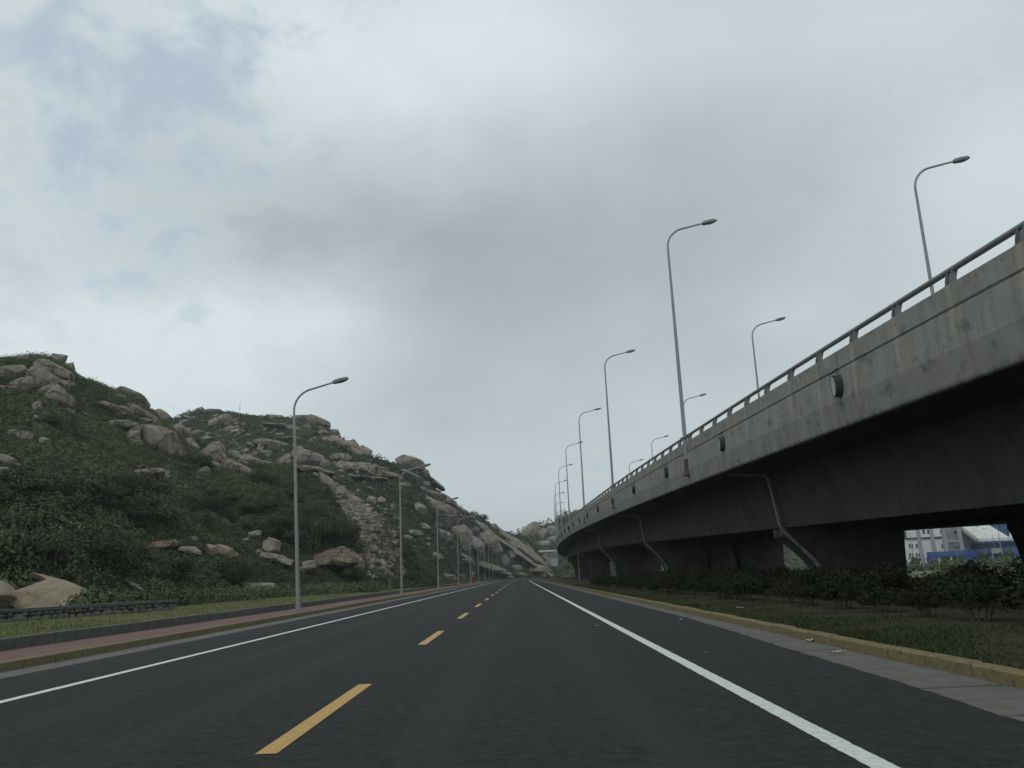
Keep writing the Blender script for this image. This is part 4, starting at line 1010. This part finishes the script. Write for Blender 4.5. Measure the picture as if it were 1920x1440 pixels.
def scrub(name, h, tlo, thi, spacing, r0, r1, nl, leaf, m, label, seed, umax=1.0, bare=0.0):
    C = []
    nt = 4000
    tt = RNG.uniform(tlo, thi, 400000); uu = RNG.uniform(0.0, umax, 400000)
    yb, yr, v = h.lim(tt); Y = yb+(yr-yb)*uu; w = Y*(yr-yb); keep = RNG.random(len(tt)) < w/w.max()
    tt, Y, uu = tt[keep], Y[keep], uu[keep]; X = tt*Y
    cell = set(); sel = []
    gx = np.floor(X/spacing).astype(int); gy = np.floor(Y/spacing).astype(int)
    for i in range(len(X)):
        c = (gx[i], gy[i])
        if c in cell: continue
        cell.add(c); sel.append(i)
    sel = np.array(sel); X, Y, uu = X[sel], Y[sel], uu[sel]; Z = h.z(X, Y)
    ok = Z > h.base-.3
    px, py = project(X, Y, Z)
    if h is hill1: ok &= ~(in_poly(px, py, SCREE) & (RNG.random(len(X)) < .72+.28*(fbm(X/3.5, Y/3.5, 88, 3) > -.12)))
    if bare: ok &= ~((fbm(X/14, Y/14, seed+3, 3) > .16) & (RNG.random(len(X)) < bare))
    X, Y, Z, uu = X[ok], Y[ok], Z[ok], uu[ok]
    lump = np.clip(fbm(X/(6*r1), Y/(6*r1), seed+40, 2)+.5, 0, 1)
    Rr = RNG.uniform(r0, r1, len(X))*(.45+1.5*lump**2)
    P = np.stack([X, Y, Z], 1); ok = np.ones(len(P), bool)
    for loc, rot, sc in BLD:
        d = P-loc; k = np.nonzero((np.abs(d) < sc.max()+2.5).all(1))[0]
        if not len(k): continue
        q = (d[k]@np.array(rot))/(sc+np.minimum(Rr[k], sc.max()*.5)[:, None]*.30)
        ok[k] &= (q**2).sum(1) > 1.0
        # keep tall scrub from hiding the face of a boulder seen from the road
        f = np.array(loc)[:2]/np.linalg.norm(np.array(loc)[:2]); al = d[k][:, :2]@f; la = np.abs(d[k][:, 0]*f[1]-d[k][:, 1]*f[0])
        ok[k] &= ~((al < 0) & (al > -sc.max()-1.5) & (la < sc[0]*.85) & (d[k][:, 2]+Rr[k]*.7 > -sc[2]*.42))
    P, Rr, uu = P[ok], Rr[ok], uu[ok]
    H = Rr*RNG.uniform(.6, 1.1, len(P)); big = fbm(P[:, 0]/22, P[:, 1]/22, seed+7, 4); mid = fbm(P[:, 0]/5, P[:, 1]/5, seed+8, 3)
    tint = np.clip(.44+2.0*big+1.2*mid+RNG.normal(size=len(P))*.10, 0, 1); hue = np.clip(.10+1.2*fbm(P[:, 0]/12+50, P[:, 1]/12, seed+9, 4)+RNG.normal(size=len(P))*.08, 0, .8)
    lf = leaf*(.8+.5*RNG.random(len(P)))
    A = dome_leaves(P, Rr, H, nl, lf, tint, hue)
    o = link(name, leaf_mesh(name, *A, m)); tag(o, label, 'scrub', kind='stuff')
    print(name, len(P), 'clumps')
scrub('scrub', hill1, -.78, tv(815, 1090)[0], .85, .40, .95, 88, .082, 'leaf', 'dense dark green scrub covering the near hill', 51)
scrub('far_scrub', hill2, tv(200, 800)[0], tv(1065, 1085)[0], 1.9, .8, 1.7, 46, .21, 'leaf_far', 'green scrub between the rocks of the far hill', 61, bare=.75)
scrub('distant_scrub', hill3, tv(900, 1000)[0], tv(1800, 1000)[0], 5.0, 2.2, 4.0, 24, .8, 'leaf_far', 'green scrub on the distant hill beyond the viaduct', 71)
# tall weeds between lawn and hill foot
def weeds():
    n = 1500; px = RNG.uniform(150, 960, n); t = np.array([tv(p, 1100)[0] for p in px]); yb = np.minimum(np.interp(t, hill1.ft, hill1.fy), 200)
    Y = yb*RNG.uniform(.80, 1.02, n); far = px > 700; Y[far] = np.interp(px[far], [700, 800, 850, 880, 900, 930, 960], [92, 112, 150, 205, 245, 285, 300])*RNG.uniform(.93, 1.1, far.sum())
    X = t*Y; ok = X < -12.2+road_shift(Y); X, Y = X[ok], Y[ok]; Z = land(X, Y); n = len(X); P = np.stack([X, Y, Z], 1)
    okb = RNG.random(n) < .9
    for loc, rot, sc in BLD:
        d = P-loc; okb &= ~((np.abs(d[:, 0]) < sc[0]*1.0) & (d[:, 1] < sc[1]) & (d[:, 1] > -sc[1]-4) & (np.abs(d[:, 2]) < 3))
    P = P[okb]; n = len(P)
    Rr = RNG.uniform(.35, .9, n); H = RNG.uniform(.35, .95, n); tint = np.clip(.5+fbm(P[:, 0]/6, P[:, 1]/6, 9, 3)*1.2, 0, 1); hue = np.clip(.2+fbm(P[:, 0]/5, P[:, 1]/5, 19, 3), 0, 1)
    A = dome_leaves(P, Rr, H, 110, np.full(n, .075), tint, hue)
    tag(link('weeds', leaf_mesh('weeds', *A, 'leaf')), 'rank green weeds along the foot of the hills behind the lawn', 'weeds', kind='stuff')
weeds()
def grass(name, n, fx, m, label, hgt, wid, hue0):
    X, Y, dens = fx(n); Z = ground_z(X, Y)-.01; n = len(X)
    h = hgt*(.4+.9*RNG.random(n))*(1+.9*np.clip(fbm(X/1.1, Y/1.1, 77, 3)*2, -.6, 1)); a = RNG.uniform(0, 6.283, n); lean = RNG.normal(size=(n, 2))*.45
    dx, dy = np.cos(a)*wid, np.sin(a)*wid
    V = np.stack([np.stack([X-dx, Y-dy, Z], 1), np.stack([X+dx, Y+dy, Z], 1), np.stack([X+lean[:, 0]*h, Y+lean[:, 1]*h, Z+h], 1)], 1).reshape(-1, 3)
    t = np.clip(.5+1.1*fbm(X/1.7, Y/1.7, 5, 4)+RNG.normal(size=n)*.2, 0, 1); hu = np.clip(hue0+1.2*fbm(X/2.3, Y/2.3, 15, 4)+RNG.normal(size=n)*.12, 0, 1)
    tag(link(name, np_mesh(name, V, np.arange(n*3).reshape(-1, 3), M[m], False, {'tint': ('FACE', t), 'hue': ('FACE', hu)})), label, 'grass', kind='stuff')
def fx_left(n):
    Y = 10+80*RNG.random(n)**1.5; w = 7+Y*.12; X = -10.95-w*RNG.random(n); return X, Y, None
def fx_right(n):
    Y = 5+85*RNG.random(n)**1.7; X = 4.72+3.6*RNG.random(n)**1.5; k = fbm(X/1.1, Y/1.6, 31, 3)+(.52-(X-4.7)*.16) > RNG.random(n)*.5-.1; return X[k], Y[k], None
grass('lawn_grass', 90000, fx_left, 'grass', 'short yellowish green grass of the lawn strip left of the footway', .075, .012, .25)
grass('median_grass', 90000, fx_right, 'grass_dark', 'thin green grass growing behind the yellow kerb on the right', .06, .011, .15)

# ------------------------------------------------------------------ single bushes
def bush_parts(root, rad, h, nleaf, leaf, m, tint, hue, nstem, stem_h, seed, nclump=9, red=0.0):
    r = np.random.default_rng(seed); mb = MB(); C = []; RR = []
    for i in range(nstem):
        a = r.uniform(0, 6.28); q = rad*.55*math.sqrt(r.random()); b = Vector((math.cos(a)*rad*.14, math.sin(a)*rad*.14, -.06)); e = Vector((math.cos(a)*q*1.1, math.sin(a)*q*1.1, h*r.uniform(.55, .85)))
        mid = b.lerp(e, .5)+Vector((r.normal()*.04, r.normal()*.04, .05))*h
        w = .012+.012*h; mb.tube([b, mid, e], [w, w*.75, w*.4], 5)
    mb.build('stems', M['bark'], root)
    for i in range(nclump):
        a = r.uniform(0, 6.28); q = rad*.72*math.sqrt(r.random()); zz = stem_h+(h-stem_h)*r.uniform(.1, .72)*(1-.35*q/rad)
        C.append((math.cos(a)*q, math.sin(a)*q, zz)); RR.append(rad*r.uniform(.26, .46))
    C = np.array(C); RR = np.array(RR)
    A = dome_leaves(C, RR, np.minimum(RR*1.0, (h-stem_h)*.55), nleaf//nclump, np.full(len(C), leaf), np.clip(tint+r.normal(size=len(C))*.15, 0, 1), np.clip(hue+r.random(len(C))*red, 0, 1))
    link('foliage', leaf_mesh('foliage', *A, m, .42), root)
BUSHES = [  # px, base py, width, height in photograph pixels, label
 (95, 1082, 150, 120, .30, 'big dark bush above the tan slab on the left'),
 (205, 1085, 110, 95, .12, 'very dark bush behind the narrow grey ledge'),
 (22, 1080, 90, 130, .45, 'green bush at the left edge above the tan slabs'),
 (335, 1092, 80, 70, .30, 'round dark bush at the hill foot beneath the tan pair of stones'),
 (440, 1090, 90, 50, .14, 'low dark spreading bush at the hill foot'),
 (270, 1078, 80, 60, .5, 'lighter green bush between two dark ones at the hill foot'),
 (585, 1030, 130, 110, .50, 'large green bush with bare twigs behind the near lamp'),
 (648, 1025, 60, 80, .42, 'brownish bush beside the rubble cut'),
 (520, 1010, 90, 60, .20, 'dark bush left of the near lamp at mid slope'),
 (380, 876, 40, 30, .08, 'small dark pine-like bush below the notch between the hills'),
 (765, 1092, 28, 24, .2, 'small dark bush at the second lamp foot'),
 (160, 1040, 110, 80, .35, 'wide bush in the scrub high behind the tan slab'),
 (545, 1098, 60, 24, .45, 'low bush beside the near lamp pole on the lawn edge'),
 (905, 978, 26, 16, .3, 'dark tree clump on the far ridge where it flattens'),
 (660, 1085, 60, 22, .5, 'low weedy bush in front of the yellowish boulder'),
]
for i, (px, py, w, h, ti, lb) in enumerate(BUSHES):
    p = hit(px, py); f = p.y/FPX
    root = empty('bush', (p.x, p.y, float(land(p.x, p.y))-.1)); tag(root, lb, 'bush', 'larger bushes on the hill')
    big = w*f/2
    bush_parts(root, big, h*f*1.05, int(min(9000, 1500+900*big*big)), .06+.014*big, 'leaf', ti, .15 if 'brown' not in lb else .6, 6, -.05*h*f, 40+i, 18)
# bushes standing out of the scrub, four shapes copied over the near hill
hp = []
for k in range(4):
    e = empty('bush'); bush_parts(e, 1.5, 1.7, 2300, .085, 'leaf', (.12, .35, .6, .8)[k], (.05, .25, .1, .45)[k], 5, -.1, 700+k, 15); hp.append([e, False])
nb = tr = 0
while nb < 95 and tr < 3000:
    tr += 1
    px, py = random.uniform(-20, 640), random.uniform(720, 1085)
    t, s = tv(px, py); yb, yr, v = hill1.lim(t)
    if s > v-.012: continue
    p = hit(px, py, max(26, float(yb)-4))
    u = (p.y-yb)/(yr-yb)
    if not 0.02 < u < .97 or in_poly(np.array([px+14, px-14]), np.array([py, py]), SCREE).any(): continue
    if any(abs(p.x-b[0][0]) < b[2][0]+1.2 and -b[2][1]-1 < b[0][1]-p.y < b[2][1]+9 for b in BLD): continue
    k = random.choice((0, 0, 1, 1, 2, 3)); lb = near_label('', px, py, 7).replace('small stone', ('dark bush', 'bush', 'green bush', 'pale bush')[k])
    if not lb: continue
    pr = hp[k]; o = pr[0] if not pr[1] else copy_tree(pr[0]); pr[1] = True
    sc_ = random.uniform(.6, 1.0)*(1.6 if k < 2 and py > 880 else 1.0); o.location = (p.x, p.y, float(land(p.x, p.y))-.1); o.scale = (sc_*random.uniform(.9, 1.4), sc_*random.uniform(.9, 1.4), sc_*random.uniform(.7, 1.1)); o.rotation_euler = (0, 0, random.uniform(0, 6.28))
    tag(o, lb, 'bush', 'bushes standing out of the scrub'); nb += 1
# row of shrubs below the viaduct, three shapes
protos = []
for k in range(4):
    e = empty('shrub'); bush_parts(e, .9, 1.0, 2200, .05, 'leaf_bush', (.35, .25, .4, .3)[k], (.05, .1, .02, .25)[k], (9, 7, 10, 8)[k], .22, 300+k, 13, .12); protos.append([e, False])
def place_shrub(x, y, sc, label, group, k):
    pr = protos[k]; o = pr[0] if not pr[1] else copy_tree(pr[0]); pr[1] = True
    o.location = (x, y, float(ground_z(x, y))-.02); o.scale = (sc*random.uniform(.9, 1.15), sc*random.uniform(.9, 1.15), sc*random.uniform(.88, 1.08)); o.rotation_euler = (0, 0, random.uniform(0, 6.28))
    tag(o, label, 'shrub', group)
for i in range(34):
    Y = 11.0+1.95*i+random.uniform(-.35, .35); X = float(bx(Y))-1.35-.012*max(0, 40-Y)*0+random.uniform(-.4, .4)
    place_shrub(X, Y, (.76 if Y < 26 else .86)+random.uniform(-.2, .14), 'leggy shrub in the front row under the viaduct edge, %s from the right' % ords[i], 'front row of shrubs under the viaduct', i % 4)
for i in range(26):
    Y = 14.0+2.3*i+random.uniform(-.5, .5); X = float(bx(Y))+1.0+random.uniform(-.5, .5)
    place_shrub(X, Y, (.90 if Y < 27 else 1.0)+random.uniform(-.15, .12), 'dark shrub in the back row under the viaduct, %s from the right' % ords[i], 'back row of shrubs under the viaduct', (i*3+1) % 4)
for i in range(20):
    Y = 19.0+3.0*i+random.uniform(-.6, .6); X = float(bx(Y))+3.2+random.uniform(-.6, .6)
    place_shrub(X, Y, 1.0+random.uniform(-.2, .15), 'dark shrub deepest under the viaduct, %s of that row from the right' % ords[i], 'deep row of shrubs under the viaduct', (i*3+2) % 4)

# ------------------------------------------------------------------ low rubble wall left of the lawn
def stone_wall():
    A = at_z(-60, 1171, .42); B = at_z(332, 1142, .42); A = Vector((A.x, A.y, 0)); B = Vector((B.x, B.y, 0))
    L = (B-A).length; ang = math.atan2(B.y-A.y, B.x-A.x)
    root = empty('stone_wall', (A.x, A.y, .36), (0, 0, ang)); tag(root, 'low dark rubble stone wall with a flat coping behind the left lawn', 'wall')
    MB().box(.02, L-.02, .10, .44, -.3, .33).build('wall_core', M['mortar'], root)
    x = 0.0; r = random.Random(5)
    pr = [rock_mesh('tiny', k, 'stone') for k in range(6)]
    for row in range(2):
        x = .05*row
        while x < L-.12:
            w = r.uniform(.22, .62) if row == 0 else r.uniform(.15, .45); h = (.30 if row == 0 else .17)
            o = link('stone', pr[r.randrange(6)], root, (x+w/2, .12+r.uniform(-.015, .015), .07+row*.20+r.uniform(-.03, .03)), (r.uniform(-.2, .2), r.uniform(-.25, .25), r.uniform(-.1, .1)), (w*.52, .11, h*.55*r.uniform(.7, 1.15)))
            x += w*1.02
    x = -.03
    while x < L:
        w = min(1.3, L+.03-x); MB().box(x+.006, x+w-.006, .0+r.uniform(0, .012), .52, .335, .335+.125+r.uniform(-.006, .006), .012).build('coping_stone', M['dark_kerb'], root); x += w
    # pale concrete slabs lying past the end of the wall
    p = at_z(330, 1127, .62); root = empty('slab_bench', (p.x, p.y+1.2, .36), (0, 0, ang+.1)); tag(root, 'pale flat concrete slab on low blocks at the end of the rubble wall', 'slab')
    MB().box(-1.5, 3.3, -.35, .45, .42, .50, .01).build('top', M['gutter'], root)
    MB().box(-1.3, -.5, -.25, .35, -.2, .419, .01).build('support', M['gutter'], root); MB().box(2.2, 2.8, -.25, .35, -.2, .419, .01).build('support', M['gutter'], root)
stone_wall()

# ------------------------------------------------------------------ buildings seen under the viaduct
def wall_box(root, name, px0, px1, py0, py1, Y, dep, m, zoff=0):
    a = at(px0, (py0+py1)/2, Y); b = at(px1, (py0+py1)/2, Y); cx = (px0+px1)/2; z1 = at(cx, py0, Y).z; z0 = at(cx, py1, Y).z
    return MB().box(a.x, b.x, Y, Y+dep, z0, z1).build(name, M[m], root)
def win(root, px0, px1, py0, py1, Y, fr='grey_wall'):
    a = at(px0, (py0+py1)/2, Y); b = at(px1, (py0+py1)/2, Y); cx = (px0+px1)/2; z1 = at(cx, py0, Y).z; z0 = at(cx, py1, Y).z
    mb = MB(); w = .09
    mb.box(a.x, a.x+w, Y-.12, Y+.3, z0, z1); mb.box(b.x-w, b.x, Y-.12, Y+.3, z0, z1); mb.box(a.x+w, b.x-w, Y-.12, Y+.3, z1-w, z1); mb.box(a.x+w, b.x-w, Y-.12, Y+.3, z0, z0+w)
    o = mb.build('window', M[fr], root)
    MB().box(a.x+w, b.x-w, Y-.05, Y+.2, z0+w, z1-w).build('pane', M['dark_glass'], o)
YA = 285
ap = empty('apartment_block', tuple(at(1730, 1062, YA))); ap_l = ap.location.copy(); tag(ap, 'white plastered apartment block seen under the viaduct, left of the grey hall', 'building')
def rooted(root, fn):
    before = set(bpy.data.objects); fn()
    for o in set(bpy.data.objects)-before:
        if o.parent is root: o.location = o.location-root.location
def build_ap():
    wall_box(ap, 'wall', 1699, 1776, 1009, 1064, YA, 14, 'white_wall')
    wall_box(ap, 'side_wing', 1684, 1698.6, 1008, 1064, YA+2, 12, 'grey_wall')
    wall_box(ap, 'cornice', 1697, 1778, 1007, 1009.2, YA-.5, 14, 'dark_blue')
    wall_box(ap, 'upper_storey', 1724, 1776, 985, 1006.8, YA+4, 10, 'white_wall')
    for x in (1704, 1717, 1746, 1765):
        for y in (1019.5, 1037):
            w = 3.6 if x < 1740 else 7
            win(ap, x, x+w, y-.04*(x-1700)*.0, y+8.5, YA)
            if x < 1740: win(ap, x+12*0+5.2, x+5.2+2.6, y, y+8.5, YA)
    for x in (1729, 1738, 1762): win(ap, x, x+5, 993, 1001, YA+4)
    for y in (1022, 1033, 1044): wall_box(ap, 'balcony', 1686, 1697, y, y+4.5, YA+.8, 1.2, 'dark_glass')
rooted(ap, build_ap)
YH = 262
hall = empty('sports_hall', tuple(at(1800, 1060, YH))); tag(hall, 'grey hall with white sloping roof and blue entrance front seen under the viaduct', 'building')
def build_hall():
    wall_box(hall, 'wall', 1774, 1838, 978, 1034, YH+8, 3, 'grey_wall')
    for i, x in enumerate((1732, 1757, 1781, 1810)):
        p = at(x, 1060, YH+4); q = at(x, 975, YH+4); MB().tube([(p.x, YH+4, p.z), (p.x-.3, YH+4, q.z)], .62, 12).build('column', M['grey_wall'], hall, True)
    for a, b, c, e in ((1772, 1780, 1025, 1030), (1787, 1806, 1023.5, 1028.5), (1768, 1776, 999, 1004), (1787, 1802, 995, 1001)): win(hall, a, b, c, e, YH+8)
    wall_box(hall, 'band', 1771, 1812, 1014, 1016, YH+7.6, .39, 'white_wall')
    # sloping white roof: a thick sheet falling towards the road
    def P(px, py, Y): return at(px, py, Y)
    r0 = [P(1795, 987, YH+6), P(1833, 1015.5, YH+1), P(1894, 1013, YH+1), P(1843, 982, YH+22)]
    up = Vector((0, 0, .9))
    mb = MB(); mb.hexa([tuple(v) for v in r0]+[tuple(v+up) for v in r0]); mb.build('roof', M['roof_white'], hall)
    e = P(1893.5, 1004, YH+10); e2 = P(1925, 1004, YH+10); e3 = P(1925, 1012, YH+1.2); e4 = P(1894.3, 1013, YH+1.2)
    mb = MB(); mb.hexa([tuple(v) for v in (e4, e3, e2, e)]+[tuple(v+up) for v in (e4, e3, e2, e)]); mb.build('roof', M['roof_white'], hall)
    for k in range(1, 6):
        a = r0[0].lerp(r0[3], k/6)+up; b = r0[1].lerp(r0[2], k/6)+up
        MB().tube([a, b], .12, 4).build('roof_seam', M['roof_white'], hall)
    MB().tube([r0[0]+up*.4, r0[1]+up*.4], .75, 6).build('roof_edge', M['grey_wall'], hall)
    wall_box(hall, 'dark_wall', 1834, 1925, 1017.5, 1026, YH+3, 5, 'dark_blue')
    wall_box(hall, 'podium_wall', 1758, 1862, 1033, 1059, YH+2.2, 5, 'dark_blue')
    wall_box(hall, 'fascia_band', 1748, 1812, 1033.5, 1043, YH, 3.5, 'blue')
    wall_box(hall, 'side_panel', 1748, 1758, 1043, 1060, YH, 3.5, 'blue')
    wall_box(hall, 'front_panel', 1803, 1813, 1043, 1058, YH, 3.5, 'blue')
    wall_box(hall, 'blue_wall', 1836, 1862, 1030, 1057, YH+.4, 3.5, 'blue')
    for k in range(5): wall_box(hall, 'fin', 1813.5+4.6*k, 1816+4.6*k, 1031, 1056, YH-.4, 2.5, 'blue')
    wall_box(hall, 'entrance_pillar', 1760, 1763.5, 1043.2, 1060, YH+.6, .9, 'white_wall'); wall_box(hall, 'entrance_pillar', 1783, 1786, 1043.2, 1059, YH+.6, .9, 'white_wall')
    wall_box(hall, 'glass_front', 1764, 1802.8, 1044, 1058.5, YH+1.6, .5, 'dark_glass')
rooted(hall, build_hall)
bb = empty('blue_building', tuple(at(1880, 1003, 330))); tag(bb, 'bright blue building showing above the white sloping roof', 'building')
def build_bb():
    wall_box(bb, 'wall', 1842, 1960, 960, 1060, 330, 20, 'blue')
    wall_box(bb, 'roof_edge', 1840, 1962, 957, 960.2, 329, 22, 'white_wall')
    for k in range(8): wall_box(bb, 'panel_rib', 1850+14*k, 1851+14*k, 962, 1058, 329.6, .38, 'dark_blue')
rooted(bb, build_bb)
sb = empty('notice_board', tuple(at(1871, 1050, 215))); tag(sb, 'blank pale board on two legs before the blue hall', 'sign')
def build_sb():
    wall_box(sb, 'board', 1860, 1880, 1028, 1037.5, 215, .25, 'grey_wall')
    wall_box(sb, 'leg', 1863, 1864, 1037.6, 1066, 215, .2, 'grey_wall'); wall_box(sb, 'leg', 1876, 1877, 1037.6, 1066, 215, .2, 'grey_wall')
rooted(sb, build_sb)
wh = empty('white_house', tuple(at(1030, 1052, 400))); tag(wh, 'small white building with dark windows where the viaduct meets the distant hill', 'building')
def build_wh():
    wall_box(wh, 'wall', 1012, 1046, 1034, 1062, 400, 10, 'grey_wall'); wall_box(wh, 'roof', 1010, 1047, 1031.5, 1034.2, 399, 12, 'roof_white')
    for k in range(5): win(wh, 1026+4*k, 1028.8+4*k, 1038.5, 1047, 400)
rooted(wh, build_wh)
# lamps in front of the buildings
for px, py, Y, lb in ((1884, 1069, 185, 'nearest thin lamp before the blue hall, at the right of the gap under the viaduct'), (1870, 1058, 255, 'thin lamp just left of the nearest one before the blue hall'),
                      (1798, 1059, 245, 'thin lamp in front of the blue entrance front'), (1715, 1062, 250, 'thin lamp in front of the white apartment block')):
    p = at(px, py, Y); place_lamp(P1, (p.x, p.y, float(ground_z(p.x, p.y))-.02), lb, 'lamps beyond the viaduct', rz=R(180))
# hedge, lawn and trees in front of the buildings
def hedge(name, pts, w, h, label, seed, nl, leaf, ti):
    C = []
    for (a, b) in zip(pts, pts[1:]):
        n = max(2, int((Vector(b)-Vector(a)).length/(w*.5)))
        for i in range(n):
            p = Vector(a).lerp(Vector(b), i/n); C.append((p.x+random.uniform(-.3, .3)*w, p.y+random.uniform(-.3, .3)*w, float(ground_z(p.x, p.y))))
    C = np.array(C); n = len(C); Rr = np.full(n, w*.6)*RNG.uniform(.8, 1.2, n); H = h*RNG.uniform(.75, 1.1, n)
    A = dome_leaves(C, Rr, H, nl, np.full(n, leaf), np.clip(ti+RNG.normal(size=n)*.12, 0, 1), RNG.random(n)*.3)
    tag(link(name, leaf_mesh(name, *A, 'leaf')), label, 'hedge')
Ya = 150
a, b = at(1690, 1066, Ya), at(1925, 1062, Ya)
hedge('hedge', [(a.x, Ya, 0), (b.x, Ya, 0)], 2.6, 2.1, 'clipped green hedge across the gap under the viaduct before the blue hall', 1, 150, .22, .75)
for i, (px, Y, w, h, lb) in enumerate(((1718, 240, 14, 13, 'round green shrub before the white apartment block'), (1850, 225, 26, 18, 'dark tree at the right end of the blue front'), (1886, 215, 26, 22, 'dark tree right of the pale board'), (1800, 250, 14, 8, 'dark shrub at the blue entrance'))):
    p = at(px, 1060, Y); f = Y/FPX; root = empty('tree', (p.x, Y, float(ground_z(p.x, Y)))); tag(root, lb, 'tree', 'trees before the hall')
    bush_parts(root, w*f*.6, h*f+1.2, 700, .4, 'leaf', .25, .1, 5, .6, 900+i, 9)
# grass field between the viaduct and the hedge
fv = [(16, 60, -1.0), (160, 60, -1.0), (160, 149, -1.0), (16, 149, -1.0)]
fy = np.linspace(48, 148, 12); fX = np.linspace(32, 190, 14)
GX, GY = np.meshgrid(fX, fy); V = np.stack([GX, GY, ground_z(GX, GY)+.03], -1).reshape(-1, 3); k = 14
i, j = np.meshgrid(np.arange(11), np.arange(13), indexing='ij'); q = (i*k+j).ravel()
tag(link('field', np_mesh('field', V, np.stack([q, q+1, q+k+1, q+k], 1), M['lawn'])), kind='structure')

# ------------------------------------------------------------------ small things
def mast(px, py0, py1, Y, label):
    p = hit(px, py0+6); z0 = float(land(p.x, p.y))-.3; z1 = at(px, py1, p.y).z
    root = empty('mast', (p.x, p.y, z0)); tag(root, label, 'mast', 'masts on the far hill top')
    MB().tube([(0, 0, 0), (0, 0, z1-z0)], [.09, .05], 6).build('pole', M['steel'], root)
    for k in (.62, .86): MB().box(-.35, .35, -.03, .03, (z1-z0)*k, (z1-z0)*k+.06).build('crossbar', M['steel'], root)
mast(449, 778, 754, 0, 'thin tall mast on the far hill top'); mast(353, 776, 766, 0, 'short mast at the left end of the far hill top')
p = at(896, 1093, 190); root = empty('marker_post', (float(tv(896, 1093)[0]*188)-1.0, 188, .12)); tag(root, 'small red marker post on the left footway between far lamps', 'post')
MB().tube([(0, 0, 0), (0, 0, .9), (0, 0, 1.25), (0, 0, 1.4)], [.22, .22, .26, .12], 10).build('body', M['red'], root); MB().box(-.3, .3, -.3, .3, -.02, .06, .01).build('base', M['gutter'], root)
p = at_z(745, 1108, .4); root = empty('marker_stone', (p.x-.6, p.y, .38)); tag(root, 'short pale marker stone at the lawn edge left of the second lamp', 'post')
MB().box(-.1, .1, -.1, .1, -.1, 1.1, .02).build('body', M['gutter'], root); MB().box(-.105, .105, -.105, .105, .85, .95).build('band', M['red'], root)
def litter(name, px, py, z, w, label, seed):
    p = at_z(px, py, z); r = np.random.default_rng(seed); n = 7
    V = []; F = []
    for i in range(n):
        for j in range(4): V.append(((i/(n-1)-.5)*w, (j/3-.5)*w*.45+r.normal()*.012, abs(r.normal())*w*.08+.012))
    for i in range(n-1):
        for j in range(3): q = i*4+j; F.append((q, q+4, q+5, q+1))
    me = np_mesh(name, V, F, M['paper']); o = link(name, me, None, p, (0, 0, r.uniform(-.6, .6)))
    so = o.modifiers.new('thick', 'SOLIDIFY'); so.thickness = .004
    tag(o, label, 'litter', 'litter by the right kerb')
litter('paper_scrap', 1521, 1202, 0, .22, 'crumpled white paper cup lying in the right gutter, nearest the kerb', 1)
litter('paper_scrap', 1571, 1224, 0, .17, 'flat white paper scrap in the right gutter', 2)
litter('paper_scrap', 1388, 1141, .13, .2, 'white scrap lying on the grass of the right median', 3)
litter('paper_scrap', 1278, 1162, 0, .12, 'small white scrap at the asphalt edge on the right', 4)
litter('paper_scrap', 1119, 1174, .004, .09, 'tiny white scrap on the asphalt right of the white line', 5)
litter('paper_scrap', 1326, 1224, .004, .06, 'tiniest white fleck on the right lane asphalt', 6)

# ------------------------------------------------------------------ sea haze: one closed box of thin even air
def haze():
    m = bpy.data.materials.new('haze_air'); m.use_nodes = True; g = NT(m.node_tree)
    v = g.n('ShaderNodeVolumePrincipled'); v.inputs['Color'].default_value = (0.86, 0.93, 0.95, 1); v.inputs['Density'].default_value = 0.00032; v.inputs['Anisotropy'].default_value = 0.25
    o = g.n('ShaderNodeOutputMaterial'); g.put(o.inputs['Volume'], v.outputs[0])
    tag(MB().box(-1510, 1510, -130, 1610, -2.3, 72).build('haze', m), 'thin even sea haze over the whole place', kind='stuff')
haze()
